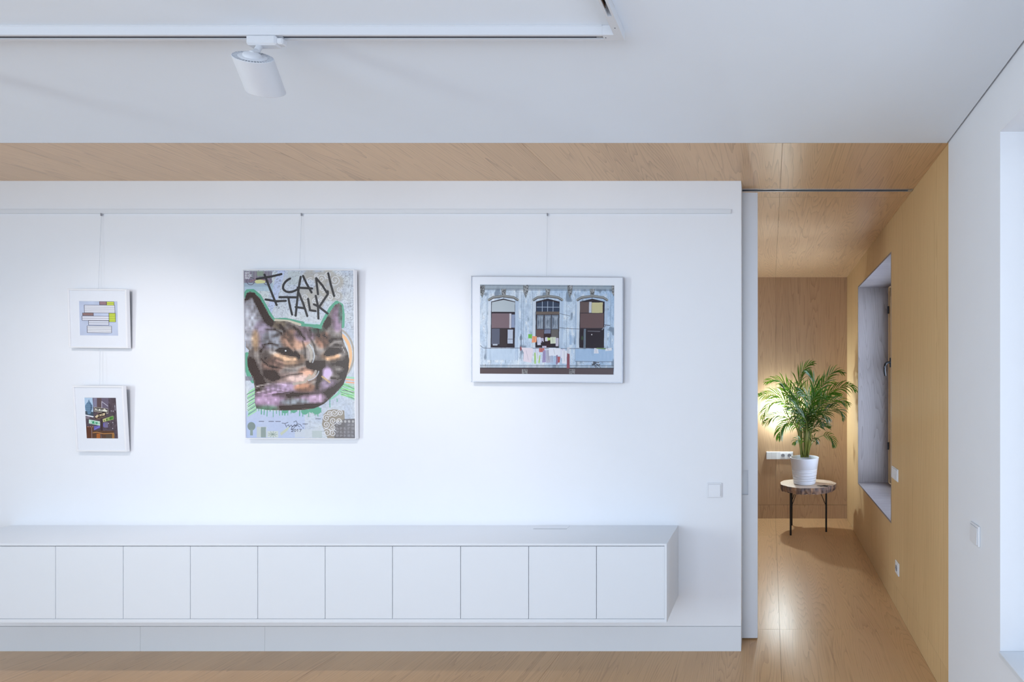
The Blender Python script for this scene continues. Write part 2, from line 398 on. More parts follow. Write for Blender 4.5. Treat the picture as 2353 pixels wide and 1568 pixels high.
    c.stroke([(92,760),(85,850),(105,930),(140,980)], 26, te); c.stroke([(860,1010),(830,1080),(770,1120)], 14, (140, 196, 172))
    for x in list(range(185, 690, 24))+[735, 762, 820]:
        l = rng.uniform(20, 75); y0 = 1195 if x < 690 else 1120
        c.stroke([(x, y0), (x+rng.uniform(-3, 3), y0+l)], rng.uniform(4, 8), te, .9)
    for x, y, r in ((400,1215,28),(470,1215,24),(560,1222,30),(655,1215,36),(610,1215,20)): c.ell(x, y, r, r*.9, te)
    # green whisker sprays, halo ring
    for sx in (0, 1):
        for i in range(26):
            gr = [(122,214,128),(150,226,120),(92,196,120),(60,90,60)][i % 4]
            if sx == 0: y = 1025+i*8; c.stroke([(88+rng.uniform(0, 20), y+40), (170, y-4)], 3.2, gr, .8)
            else: y = 985+i*4.2; c.stroke([(840+rng.uniform(0, 20), y), (966, y+rng.uniform(10, 62))], 3.2, gr, .8)
    for y, col in ((945,(150,210,170)),(962,(236,176,130)),(985,(232,170,130))): c.stroke([(895, y), (966, y+6)], 9, col)
    c.rect(80, 940, 140, 975, (130, 128, 140), .8)
    def arc(cx, cy, rx, ry, a, b): return [(cx+rx*math.cos(a+(b-a)*i/20), cy+ry*math.sin(a+(b-a)*i/20)) for i in range(21)]
    c.stroke(arc(790, 760, 165, 215, -1.2, .95), 12, (166, 160, 152)); c.stroke(arc(790, 770, 140, 190, -1.1, .9), 20, (232, 186, 140)); c.stroke(arc(790, 775, 115, 165, -1.0, .8), 10, (206, 214, 220))
    # the cat: halftone print over patches of paint
    sil = [(70,330),(84,272),(112,254),(150,262),(195,308),(240,385),(272,445),(310,492),(420,494),(520,532),(600,538),(690,556),(712,500),(760,420),(800,362),(838,342),(858,372),(862,450),(857,540),(862,625),(885,690),(908,745),(918,805),(912,885),(892,950),(872,1003),(842,1042),(802,1082),(772,1112),(720,1160),(640,1198),(540,1212),(380,1216),(250,1212),(168,1200),(155,1150),(157,1040),(140,955),(102,885),(92,805),(108,728),(84,705),(72,600)]
    mask = c.polymask(sil)
    paint = Canvas(W, H, (214, 206, 200), c.mp)
    for e, col in [((130,480,90,240),(222,226,238)),((230,600,90,120),(210,196,224)),((330,640,120,80),(214,222,236)),((160,650,30,90),(226,190,150)),((480,640,120,90),(240,190,160)),((420,800,150,60),(238,196,160)),((300,850,90,60),(236,190,170)),((700,640,60,70),(244,182,150)),((770,780,80,40),(240,192,150)),((560,600,90,60),(220,190,214)),((820,470,50,110),(206,176,208)),((850,430,14,80),(112,180,152)),((700,900,90,60),(214,190,226)),((580,920,80,60),(240,188,160)),((430,960,170,50),(236,206,196)),((400,1040,180,50),(216,190,222)),((260,1130,160,70),(214,182,216)),((620,1100,150,70),(216,184,214)),((760,1010,90,50),(208,184,214)),((560,1030,90,40),(240,176,140)),((240,1200,110,20),(112,176,140)),((480,1150,120,30),(210,224,236)),((350,520,60,40),(206,190,160)),((660,560,60,24),(112,176,152))]:
        paint.put(blur(paint.ellmask(*e), 10), col)
    t = np.full((H, W), .40)
    def tone(m, v, b=8, op=1.0):
        nonlocal t
        m = blur(m, b)*op if b else m*op
        t = t*(1-m)+v*m
    P, E, S = c.polymask, c.ellmask, c.strokemask
    tone(P([(70,380),(110,330),(150,420),(190,520),(190,640),(120,720),(70,700)]), .82, 22)
    tone(P([(70,330),(84,272),(112,254),(150,262),(195,308),(240,385),(272,445),(315,500),(290,560),(230,500),(180,400),(130,300),(90,330)]), 0, 6)
    tone(E(230, 600, 70, 70), .7, 14); tone(E(350, 640, 120, 60), .62, 16)
    tone(P([(700,520),(745,440),(780,470),(770,530),(720,560)]), 0, 8); tone(E(820, 480, 34, 90), .55, 12); tone(E(820, 560, 40, 30), .75, 10)
    for p, w in [([(330,520),(400,560),(450,620),(470,680)],22),([(420,520),(500,560),(520,610)],18),([(560,550),(590,600),(600,640)],16),([(640,560),(650,600)],18),([(300,620),(360,590),(430,650)],20),([(700,600),(760,640),(860,640)],30),([(690,640),(720,680),(750,690)],20)]:
        tone(S(p, w), .12, 7)
    tone(E(520, 690, 60, 60), .85, 14); tone(E(690, 720, 20, 60), .9, 10); tone(E(620, 720, 70, 80), .62, 18)
    # eyes, brows and cheeks
    tone(P([(310,735),(350,708),(420,700),(480,720),(525,770),(520,800),(440,775),(370,760)]), 0, 4)
    tone(P([(270,740),(330,745),(420,790),(500,790),(490,815),(400,812),(330,780)]), 1.2, 7); tone(P([(215,760),(250,735),(290,780),(430,850),(430,870),(300,830),(215,850)]), .15, 10)
    tone(P([(710,760),(740,715),(800,705),(850,712),(855,745),(800,770),(740,780)]), 0, 4); tone(P([(725,790),(790,775),(850,755),(860,770),(800,800),(740,815)]), 1.1, 6)
    tone(P([(740,830),(800,800),(880,780),(905,830),(890,930),(840,950),(780,900)]), .1, 12); tone(E(820, 880, 40, 14), .6, 8)
    tone(E(240, 640, 50, 60), .4, 12)
    # muzzle, nose, mouth, jowls
    tone(P([(560,815),(640,805),(725,810),(735,880),(705,930),(690,1000),(680,1070),(640,1060),(650,960),(600,900),(570,870)]), 0, 6)
    tone(E(590, 930, 60, 40), 1.15, 10); tone(E(745, 915, 40, 50), 1.2, 9); tone(P([(400,940),(560,900),(640,930),(560,1000),(430,985)]), .95, 14)
    tone(P([(90,760),(160,800),(200,900),(250,990),(240,1040),(160,1030),(140,950),(100,880)]), 0, 12); tone(P([(210,880),(330,890),(370,960),(300,985),(230,950)]), .0, 8)
    tone(P([(155,1040),(250,1020),(200,1060),(160,1070)]), .05, 5); tone(P([(200,1030),(420,980),(600,1000),(560,1030),(400,1060),(240,1050)]), .8, 12)
    tone(E(260, 1130, 110, 45), .98, 16); tone(E(610, 1110, 110, 50), .85, 16); tone(E(750, 1020, 70, 45), .75, 12)
    tone(P([(380,1090),(520,1060),(640,1060),(720,1050),(860,960),(905,920),(890,970),(850,1040),(770,1115),(740,1120),(700,1080),(560,1100),(420,1120)]), .06, 9)
    tone(P([(340,1180),(560,1160),(700,1150),(780,1095),(720,1165),(640,1200),(380,1220)]), 0, 6); tone(S([(900,780),(912,880),(870,1000)], 34), 0, 8)
    for p in [[(170,1020),(300,995),(420,1010)],[(160,1075),(300,1040),(420,1060)],[(230,1090),(330,1065),(440,1080)],[(860,700),(880,740)]]:
        tone(S(p, 5), 1.1, 2)
    t = t+((vnoise(rng, W, H, 16, 22)-.5)*.5+(vnoise(rng, W, H, 60, 50)-.5)*.3+.06)*np.clip((t-.08)*3.5, 0, 1)
    for q, w_ in [([(215,690),(280,670),(340,690)],14),([(200,740),(230,700)],16),([(360,520),(385,560),(395,600)],14),([(470,540),(520,580),(560,640)],14),([(600,560),(612,610)],12),([(665,560),(670,620)],14),
                  ([(250,560),(320,560),(370,590)],12),([(205,800),(260,850),(330,870)],14),([(300,860),(400,880),(480,880)],10),([(480,850),(540,840)],10),([(330,960),(430,930),(540,915)],9),([(760,650),(800,680),(850,690)],14),([(770,950),(830,960),(880,940)],14),([(300,1090),(420,1075),(540,1085)],12),([(610,640),(640,700),(650,760)],10),([(540,650),(560,720),(565,790)],10)]:
        m = blur(S(q, w_), 4); t = t*(1-.85*m)
    for q in [[(400,640),(440,700),(470,730)],[(590,640),(600,720),(590,790)],[(560,860),(470,880),(380,870)],[(640,980),(560,1020),(450,1030)],[(760,690),(800,660),(850,655)],[(330,810),(400,835),(480,830)],[(160,620),(190,560),(240,540)]]:
        m = blur(S(q, 14), 4); t = t*(1-.7*m)+.95*.7*m
    p = 7.7
    gx, gy = np.floor(c.X/p), np.floor(c.Y/p)
    ci, cj = np.clip(((gy+.5)*p).astype(int), 0, H-1), np.clip(((gx+.5)*p).astype(int), 0, W-1)
    tt = np.clip(t[ci, cj], 0, 1.3)
    half = np.where(tt < .12, 0, .12+.34*tt)*p
    lit = np.clip(half-np.maximum(np.abs(c.X-(gx+.5)*p), np.abs(c.Y-(gy+.5)*p))+.5, 0, 1)*(half > 0)
    lit = np.maximum(lit, np.clip((t-1.0)*9, 0, 1))
    dark = np.array([64, 51, 47])
    cat = paint.a*lit[..., None]+dark*(1-lit[..., None])
    edge = np.clip(blur(mask, 2)+(n2-.5)*.5, 0, 1); edge = np.clip((edge-.4)*5, 0, 1)[..., None]
    c.a = c.a*(1-edge)+cat*edge
    for a, q in [((530,770,110,110),(-.9,.5)),((560,880,120,90),(.2,1.3))]:      # strokes of the halo crossing the face
        c.stroke(arc(*a[:2], a[2]*.75, a[3]*.9, *q), 16, (196, 188, 176), .75); c.stroke(arc(*a[:2], a[2]*.95, a[3]*1.05, *q), 9, (206, 214, 222), .7)
    c.stroke([(600,930),(560,985),(470,1000)], 16, (182, 174, 160), .7); c.stroke([(700,940),(760,985)], 12, (206, 176, 130), .8)
    c.ell(404, 732, 8, 6, (226, 228, 232)); c.ell(780, 742, 20, 18, (58, 48, 46)); c.ell(395, 728, 40, 22, (58, 48, 46), .8); c.ell(404, 732, 7, 6, (226, 228, 232))
    # marker lettering
    ink = (54, 52, 54); lw = 14
    for q in [[(170,152),(290,132),(368,113)],[(232,118),(270,215),(330,362)],[(242,318),(330,332),(404,328)],
              [(438,149),(418,160),(400,176),(388,194),(382,212),(382,228),(390,242),(406,253),(426,258),(448,257),(470,250),(488,241),(502,232)],[(524,135),(512,200),(502,270),(484,448)],[(543,128),(572,190),(612,260)],[(500,222),(616,228)],
              [(648,146),(664,274)],[(650,146),(700,205),(736,262)],[(746,106),(768,200),(794,288)],
              [(354,299),(488,300)],[(424,302),(440,380),(455,438)],[(508,262),(545,350),(578,450)],[(484,378),(552,388)],
              [(584,312),(600,404),(644,410)],[(646,288),(664,370),(668,470)],[(742,250),(744,272),(676,374)],[(632,356),(672,376),(742,430)]]:
        c.stroke(q, lw, ink)
    # signature scrawl and year
    for q in [[(376,1318),(400,1322),(425,1312)],[(400,1322),(412,1352)],[(415,1342),(430,1332),(436,1350),(450,1334),(462,1350),(478,1330),(490,1345),(505,1325),(525,1330),(535,1345)],
              [(470,1310),(490,1300),(500,1320),(470,1362),(450,1370),(458,1345),(500,1335),(520,1350)],[(545,1352),(548,1362)]]:
        c.stroke(q, 3, (64, 66, 84), .95)
    c.text('2017', 452, 1368, 20, 3, (64, 66, 84), asp=.8)
    return c.a

def art_street():
    k = .28; rng = np.random.default_rng(9); W, H = 288, 373
    c = Canvas(W, H, (86, 74, 82), lambda x, y: ((x-132-(y-150)*.05)*k, (y-150)*k))
    n = vnoise(rng, W, H, 7, 9)
    c.a += ((n-.5)*30)[..., None]
    c.rect(540, 150, 700, 900, (98, 80, 82)); c.rect(420, 150, 540, 450, (138, 136, 160))
    for i in range(7): c.rect(425, 160+i*42, 535, 172+i*42, (106, 102, 124))
    c.rect(690, 150, 920, 560, (112, 102, 120))
    for i in range(8): c.stroke([(700, 170+i*50), (910, 210+i*50)], 2.5, (90, 80, 98))
    c.poly([(132,150),(400,150),(415,480),(420,790),(132,700)], (176, 200, 222))
    c.poly([(132,600),(230,570),(420,620),(425,770),(150,700)], (70, 84, 96))
    bl = (100, 130, 156)
    c.poly([(282,200),(300,260),(330,300),(390,390),(395,480),(370,560),(320,690),(245,690),(215,600),(165,560),(150,420),(200,330),(250,280),(262,230)], bl)
    c.poly([(290,300),(380,400),(390,480),(360,570),(310,600),(330,420)], (70, 88, 112), .8)
    for y in (380, 440, 500, 555): c.stroke([(165, y-10), (260, y+6), (380, y)], 3, (130, 164, 190), .8)
    c.poly([(150,700),(430,755),(420,795),(150,735)], (232, 234, 240)); c.rect(170, 760, 300, 840, (150, 140, 150), .6)
    for i in range(40):
        x, y = rng.uniform(920, 1180), rng.uniform(160, 1450)
        c.rect(x, y, x+rng.uniform(10, 30), y+rng.uniform(20, 60), rng.choice([60, 104, 130])*np.array([1, .9, 1.0]), .5)
    for x, y in ((1130,430),(1060,960),(920,990),(1055,1155),(1010,580),(1075,585)): c.ell(x, y, 16, 16, (206, 204, 216), .85)
    c.stroke([(1130,380),(1140,560)], 4, (180, 180, 196)); c.stroke([(700,480),(700,270),(900,420)], 5, (196, 194, 208))
    c.rect(770, 950, 900, 1130, (120, 112, 142)); c.rect(745, 970, 785, 1100, (112, 104, 178)); c.rect(650, 820, 730, 1300, (66, 52, 56))
    c.poly([(440,1080),(640,1060),(640,1130),(440,1220)], (104, 98, 176)); c.stroke([(460,1180),(620,1090)], 4, (150, 140, 200))
    c.rect(190, 1090, 420, 1480, (96, 60, 44)); c.stroke([(362,1120),(365,1470)], 5, (150, 136, 134))
    for x in (240, 315, 395): c.ell(x, 1100, 26, 14, (176, 130, 112))
    c.rect(400, 1230, 1090, 1480, (92, 66, 52)); c.rect(520, 1320, 640, 1480, (168, 100, 50)); c.rect(1030, 1330, 1110, 1480, (160, 116, 66)); c.rect(820, 1350, 1010, 1480, (92, 78, 66))
    c.stroke([(400,1300),(540,1280),(760,1330),(1090,1310)], 6, (196, 140, 80)); c.stroke([(660,1330),(680,1480)], 9, (110, 92, 90))
    # one-way arrows and street name signs
    c.poly([(455,445),(905,505),(912,665),(455,600)], (196, 190, 176)); c.poly([(468,460),(895,515),(900,640),(470,590)], (52, 42, 44))
    c.poly([(485,490),(775,530),(770,495),(895,580),(820,630),(815,605),(490,565)], (226, 224, 210)); c.text('ONE WAY', 525, 502, 48, 2.4, (48, 42, 46), ang=.1, asp=.5)
    c.poly([(470,770),(640,640),(830,600),(830,740),(560,810),(490,860)], (48, 36, 36)); c.poly([(465,780),(560,690),(560,720),(800,640),(800,720),(560,775),(545,815)], (214, 196, 160)); c.text('ONE WAY', 575, 728, 38, 2.2, (60, 46, 40), ang=-.29, asp=.5)
    c.stroke([(480,850),(820,760)], 4, (140, 104, 70))
    c.poly([(270,860),(640,925),(640,1065),(270,990)], (192, 222, 206)); c.poly([(345,905),(555,940),(555,1020),(345,985)], (40, 140, 96)); c.text('W 43', 355, 915, 60, 3.2, (206, 230, 214), ang=.15, asp=.55); c.text('ST', 585, 965, 44, 2.6, (120, 160, 120), ang=.15, asp=.4)
    c.poly([(725,850),(1080,730),(1085,855),(740,945)], (152, 176, 104)); c.poly([(725,850),(830,815),(830,920),(740,945)], (206, 200, 140)); c.poly([(960,785),(1070,755),(1070,840),(965,870)], (70, 132, 60)); c.text('W 45 ST', 760, 868, 56, 3, (60, 84, 40), ang=-.29, asp=.48)
    return c.a

def art_facade():
    k = .5; rng = np.random.default_rng(3); W, H = 840, 555
    c = Canvas(W, H, (188, 204, 220), lambda x, y: ((x-212-(y-240)*.012)*k, (y-240-(x-212)*.006)*k))
    a, b, d = vnoise(rng, W, H, 120, 160), vnoise(rng, W, H, 12, 34), vnoise(rng, W, H, 4, 6)
    c.a += np.linspace(12, -16, W)[None, :, None]*np.array([1.2, .8, .3])+((a-.5)*36)[..., None]*np.array([1.1, .8, .4])+((b-.5)*34)[..., None]*np.array([1.1, 1, .8])+((d-.5)*22)[..., None]
    st = np.clip((vnoise(rng, W, H, 16, 60)*vnoise(rng, W, H, 40, 30)-.42)*5, 0, 1)
    c.put(st, (112, 126, 142), .75); c.put(np.clip((d*b-.5)*6, 0, 1), (120, 128, 138), .5); c.put(np.clip((b-.72)*5, 0, 1), (226, 230, 234), .6)
    # cornice and string courses
    c.rect(200, 236, 1900, 300, (150, 162, 172), .75)
    for y, g in ((252,96),(270,150),(290,110),(304,84)): c.stroke([(205, y), (1900, y+10)], 3, (g, g+8, g+14), .75)
    # pilasters
    for x in (300, 350, 690, 735, 760, 870, 1240, 1300, 1410, 1440, 1800, 1850):
        c.stroke([(x, 330), (x+6, 1190)], 2.6, (126, 144, 166), .7)
    for x0, x1 in ((655, 700), (1225, 1260), (1415, 1450)): c.rect(x0, 430, x1, 1180, (160, 182, 208), .5)
    def bracket(x, y0, y1, w):
        c.poly([(x-w, y0), (x+w, y0), (x+w*.8, y0+(y1-y0)*.5), (x, y1), (x-w*.8, y0+(y1-y0)*.5)], (120, 124, 126))
        for _ in range(26):
            xx = x+rng.uniform(-w*.7, w*.7); yy = rng.uniform(y0, y0+(y1-y0)*.75); g = rng.choice([70, 170, 190])
            c.ell(xx, yy, 6, 8, (g, g, g), .7)
    for x in (240, 785, 1338): bracket(x, 250, 412, 36)
    for x in (510, 1062, 1618):
        bracket(x, 295, 415, 32)
    bracket(1885, 250, 390, 26)
    wd = (96, 82, 84)
    for xa, xb in ((355, 655), (915, 1210), (1465, 1775)):
        m = (xa+xb)/2
        arch = [(xa-30, 430), (xa+20, 400), (m, 382), (xb-20, 400), (xb+30, 430)]
        c.stroke(arch, 16, (150, 152, 148)); c.stroke([(x, y+12) for x, y in arch], 5, (86, 82, 84)); c.stroke([(x, y-12) for x, y in arch], 3, (110, 112, 116))
        c.poly([(xa, 1025), (xa, 452), (m, 415), (xb, 452), (xb, 1025)], (52, 46, 52))
        c.rect(xa-38, 450, xa-4, 1030, (206, 214, 222), .8); c.rect(xb+4, 450, xb+38, 1030, (180, 196, 214), .7)
    # left window
    c.poly([(362,580),(362,460),(508,430),(652,460),(652,580)], (176, 186, 192)); c.rect(362, 600, 585, 782, (122, 104, 110)); c.rect(585, 600, 608, 782, (196, 196, 204)); c.rect(610, 612, 652, 776, (140, 152, 178))
    c.rect(365, 790, 465, 985, (92, 96, 112)); c.rect(470, 790, 555, 1010, (62, 54, 56)); c.rect(565, 800, 632, 975, (176, 186, 202)); c.stroke([(565, 920), (632, 920)], 4, (110, 116, 130)); c.rect(380, 980, 440, 1000, (170, 178, 190))
    # middle window: gridded fanlight, shutters
    c.poly([(925,575),(922,470),(1062,440),(1205,470),(1205,575)], (58, 68, 88))
    for x in (995, 1062, 1130): c.stroke([(x, 452), (x, 575)], 3.5, (176, 190, 204))
    c.stroke([(925, 520), (1205, 522)], 3.5, (176, 190, 204)); c.rect(918, 576, 1208, 612, (112, 100, 92))
    for xa, xb in ((930, 1012), (1024, 1106), (1114, 1200)):
        c.rect(xa, 618, xb, 795, (118, 128, 142)); c.rect(xa+12, 636, xb-12, 780, (156, 166, 178))
        for _ in range(14): x = rng.uniform(xa+12, xb-12); c.stroke([(x, rng.uniform(636, 700)), (x, rng.uniform(700, 780))], 3, (92, 102, 116), .6)
    c.rect(922, 800, 1018, 940, (104, 82, 82)); c.rect(1024, 800, 1104, 850, (120, 126, 150)); c.rect(1112, 800, 1200, 930, (104, 100, 98)); c.rect(1020, 850, 1100, 1025, (62, 46, 50))
    # right window
    c.rect(1470, 455, 1578, 590, (100, 84, 82)); c.rect(1580, 455, 1612, 590, (190, 194, 206)); c.rect(1614, 462, 1752, 592, (202, 196, 154))
    for i in range(8): c.stroke([(1622+i*17, 470), (1620+i*17, 585)], 4, (168, 160, 118), .6)
    c.rect(1472, 598, 1765, 780, (104, 84, 84)); c.rect(1480, 790, 1770, 1028, (46, 38, 44)); c.rect(1518, 790, 1546, 1028, (104, 116, 128)); c.stroke([(1570, 818), (1720, 822)], 5, (110, 108, 116)); c.ell(1620, 862, 8, 8, (200, 200, 204))
    c.ell(1500, 905, 10, 26, (70, 96, 62), .8)
    # balcony panels and lower string course
    c.rect(310, 1040, 650, 1180, (184, 202, 220), .8); c.rect(1420, 1040, 1890, 1195, (160, 186, 214), .85); c.stroke([(1420, 1196), (1890, 1200)], 3, (100, 112, 126))
    for i in range(12): c.stroke([(1600+rng.uniform(0, 140), 1190+rng.uniform(0, 70)), (1640+rng.uniform(0, 100), 1200+rng.uniform(0, 80))], 4, (66, 68, 76), .8)
    for y, g in ((1246,96),(1262,150),(1276,100)): c.stroke([(220, y), (1900, y+2)], 4, (g, g+8, g+16), .8)
    c.rect(200, 1282, 1900, 1370, (92, 80, 82)); c.stroke([(200, 1282), (1900, 1284)], 5, (70, 62, 66))
    for x in (785, 1380): c.rect(x-36, 1294, x+36, 1352, (138, 136, 136)); [c.ell(x+rng.uniform(-28, 28), rng.uniform(1300, 1350), 5, 6, (90, 88, 90)) for _ in range(12)]
    # washing lines
    c.stroke([(225, 1000), (262, 1030), (360, 1034), (720, 1030), (1360, 1036), (1700, 1030), (1880, 1035)], 2.4, (70, 70, 80)); c.stroke([(1215, 775), (1290, 785), (1470, 792)], 2.4, (80, 84, 96)); c.stroke([(1215, 600), (1340, 630)], 2, (80, 84, 96)); c.stroke([(732, 860), (735, 1030)], 2.4, (60, 60, 70)); c.stroke([(1780, 740), (1845, 748)], 4, (70, 72, 84)); c.stroke([(1750, 800), (1800, 740)], 6, (130, 136, 150))
    for x, y, w, h, col in [(825,860,45,50,(120,190,90)),(872,880,60,80,(232,158,120)),(938,895,40,95,(206,208,224)),(980,900,40,60,(190,186,206)),(1042,898,24,50,(214,214,226)),(1066,898,36,38,(186,214,130)),(1100,898,72,76,(204,212,190)),(1170,900,30,110,(196,192,206)),
                           (1000,1000,50,30,(190,186,206)),(965,1030,65,52,(186,112,108)),(880,1034,80,60,(206,212,226)),(900,1090,22,135,(170,206,130)),(960,1120,16,100,(180,214,130)),(925,1080,40,100,(214,218,226)),(1005,1060,46,150,(160,150,186)),(1050,1050,60,160,(176,176,192)),(1085,1036,150,90,(222,224,232)),(1115,1120,24,100,(176,186,208)),(1180,1120,16,120,(150,130,160)),(1200,1140,24,70,(176,100,104)),(1230,1040,60,110,(214,214,228)),(1254,1060,58,165,(222,222,230)),(1310,1020,32,100,(206,208,218)),(1312,1100,38,180,(142,84,94)),(1655,1034,50,66,(216,218,226)),(1790,1030,80,34,(214,218,224)),(720,1012,22,50,(150,90,96))]:
        j = [rng.uniform(-6, 6) for _ in range(8)]
        q = [(x+j[0], y+j[1]), (x+w+j[2], y+j[3]), (x+w+j[4], y+h+j[5]), (x+j[6], y+h+j[7])]
        c.poly(q, col); c.stroke([(x+w*.4, y+6), (x+w*.5, y+h*.8)], 2.4, np.array(col)*.72, .7)
    c.poly([(738,1024),(880,1030),(890,1060),(868,1215),(765,1195),(770,1090)], (222, 212, 220)); c.stroke([(800,1060),(830,1180)], 3, (180, 172, 184), .7); c.stroke([(1690, 1032), (1790, 1038)], 7, (110, 140, 90)); c.stroke([(1000,950),(1045,990)], 7, (50, 40, 46)); c.stroke([(1045,950),(1005,990)], 7, (50, 40, 46))
    c.rect(1340, 870, 1368, 990, (150, 176, 206), .8)
    return c.a

def art_bands():
    # plain abstract stand-in: flat rows of tone on pale blue grey
    rng = np.random.default_rng(2); W, H = 300, 268
    c = Canvas(W, H, (190, 200, 222), lambda x, y: (x, y)); 
    c.a += ((vnoise(rng, W, H, 50, 50)-.5)*16)[..., None]
    for i, (x0, x1, y0, y1, col) in enumerate([(160,215,2,26,(166,132,138)),(216,275,2,32,(206,220,90)),(40,280,30,90,(226,228,236)),(25,110,92,112,(160,128,124)),(20,240,116,150,(222,224,234)),(232,284,92,160,(204,220,80)),(70,230,152,186,(214,218,230)),(58,250,194,246,(228,230,236))]):
        c.rect(x0, y0, x1, y1, col)
        n = max(2, int((y1-y0)/13))
        for j in range(n+1):
            y = y0+(y1-y0)*j/n; c.stroke([(x0, y), (x1, y)], 2.6 if j in (0, n) else 2, (64, 62, 76))
        c.stroke([(x0, y0), (x0, y1)], 3, (64, 62, 76)); c.stroke([(x1, y0), (x1, y1)], 3, (64, 62, 76))
    return c.a

PR = {'cat': print_mat('cat_poster_print', art_cat()), 'street': print_mat('street_photo_print', art_street()), 'facade': print_mat('facade_photo_print', art_facade()), 'bands': print_mat('banded_print', art_bands())}


# ---------------------------------------------------------------- the room shell
WALL, XR, CEIL, EDGE, BACK = 2.75, .851, 2.676, 2.31, 5.363   # picture wall, right-hand wall, ceiling, start of the oak lining, end of the passage
XL, YF = -6.3, -3.2
SX = [.058-1.247*i for i in range(6)]                # panel joints across
# floor: a dark screed with oak-veneered panels laid on it, joints open 1.5 mm
fl = struct(obj('floor', bx(XL, XR+.35, YF, BACK+.3, -.06, -.012), M['oak_sub']), 'floor of large oak veneer panels with thin joints')
def panels(parent, rows, m, z0, z1, xs):
    g = .0007
    for ya, yb in rows:
        for xa, xb in xs:
            if xb > xa: obj('panel', bx(xa+g, xb-g, ya+g, yb-g, z0, z1), m, parent)
cols = [(SX[0], XR)]+[(SX[i+1], SX[i]) for i in range(5)]
panels(fl, [(-2.01, .489), (.489, 2.989), (2.989, 4.787), (4.787, BACK)], M['oak_floor'], -.012, 0, cols)
# white ceiling, with the shadow gap along the right-hand wall
struct(obj('ceiling', bx(XL, XR-.008, YF, EDGE-.002, CEIL, CEIL+.12), M['plaster_ceiling']), 'smooth white plaster ceiling of the room')
struct(obj('trim_1', bx(XR-.02, XR+.05, YF, EDGE, CEIL+.02, CEIL+.12), M['dark']), 'black shadow gap between white ceiling and right wall')
ow = struct(obj('ceiling', bx(XL, XR+.02, EDGE, BACK+.05, CEIL+.014, CEIL+.12), M['oak_sub']), 'oak veneer ceiling band running into the passage')
panels(ow, [(EDGE, 2.868), (2.904, 2.998), (2.998, BACK)], M['oak_ceiling'], CEIL, CEIL+.014, cols)
# sliding-door rail let into the oak ceiling
rl = struct(empty('trim_2', (0, 2.886, CEIL)), 'thin aluminium sliding door rail in the oak ceiling')
obj('channel', bx(-1.3, XR-.012, -.018, .018, .010, .0135), M['dark'], rl)
obj('lip', bx(-1.3, XR-.012, -.0178, -.0125, -.002, .012), M['alu'], rl); obj('lip', bx(-1.3, XR-.012, .0125, .0178, -.002, .012), M['alu'], rl)
obj('end_stop', bx(XR-.03, XR-.004, -.0178, .0178, -.003, .010), M['alu'], rl)
# picture wall: two leaves with the door pocket between them
bm = bx(XL, -.166, WALL, 2.852, .1425, CEIL); box(bm, XL, -.166, 2.935, 2.995, 0, CEIL)
wb = struct(obj('wall_back', bm, M['plaster']), 'long white picture wall with a spotlit scallop')
bb = struct(empty('baseboard_back', (0, WALL, 0)), 'flush white baseboard of the picture wall')
jx = [XL, (323-CX)*WALL/F, (609-CX)*WALL/F, -.166]
for a, b in zip(jx[:-1], jx[1:]): obj('board', bx(a+.0006, b-.0006 if b < -.2 else b, -.001, .09, 0, .1405), M['lacquer'], bb)
# right-hand wall of the room, 0.35 m thick, with its window opening
W1 = (.30, 1.79, .541, 2.465)
bm = bx(XR, XR+.35, YF, W1[0], 0, CEIL+.1); box(bm, XR, XR+.35, W1[1], EDGE, 0, CEIL+.1)
box(bm, XR, XR+.35, W1[0], W1[1], 0, W1[2]-.022); box(bm, XR, XR+.35, W1[0], W1[1], W1[3], CEIL+.1)
struct(obj('wall_right', bm, M['plaster']), 'white right wall beside the deep window recess')
struct(obj('trim_3', bx(XR-.006, XR+.30, W1[0]-.02, W1[1]-.0005, W1[2]-.02, W1[2], bev=.002), M['lacquer']), 'white window sill board at the right edge')
def window(name, y0, y1, z0, z1, x, mull, label, fm, panes=1):
    wn = struct(empty(name, (x, (y0+y1)/2, (z0+z1)/2), (0, 0, R(-90))), label)
    W_, H_ = y1-y0-.002, z1-z0-.002
    obj('window_frame', ring_frame(bmesh.new(), W_, H_, .05, 0, .06, .003), fm, wn)
    obj('sash', ring_frame(bmesh.new(), W_-.08, H_-.08, .06, -.016, .05, .003), fm, wn)
    obj('pane', bx(-W_/2+.09, W_/2-.09, .02, .026, -H_/2+.09, H_/2-.09), M['glass'], wn)
    return wn
window('window_1', *W1[:2], W1[2], W1[3], XR+.27, 0, 'white framed window in the recess at the right edge', M['lacquer'])
struct(obj('wall_left', bx(XL-.15, XL, YF, BACK, 0, CEIL+.1), M['plaster']), 'white left wall out of frame')
# oak-lined passage: right wall with the window niche, back wall, left wall
W2 = (3.413, 4.68, .545, 2.432); T = .014
bm = bmesh.new(); o0, o1, z0, z1 = W2[0]-T, W2[1]+T, W2[2]-T, W2[3]+T
box(bm, XR, XR+.32, EDGE+.001, o0, .1465, CEIL+.02); box(bm, XR, XR+.32, o1, BACK+.1, .1465, CEIL+.02)
box(bm, XR, XR+.32, o0, o1, .1465, z0); box(bm, XR, XR+.32, o0, o1, z1, CEIL+.02)
struct(obj('wall_hall_right', bm, M['oak_side']), 'oak veneered passage wall with the window niche')
br = struct(empty('baseboard_hall_right', (XR, 0, 0)), 'flush oak baseboard under the niche wall')
obj('board', bx(0, .05, EDGE+.001, BACK+.1, 0, .1455), M['oak_side'], br)
nl = struct(empty('trim_4', (XR, 0, 0)), 'grey oak lining boards of the passage window niche')
D_ = .29
obj('jamb_board', bx(0, D_, W2[1], W2[1]+T, W2[2]-T, W2[3]+T), M['oak_grey_v'], nl); obj('jamb_board', bx(0, D_, W2[0]-T, W2[0], W2[2]-T, W2[3]+T), M['oak_grey_v'], nl)
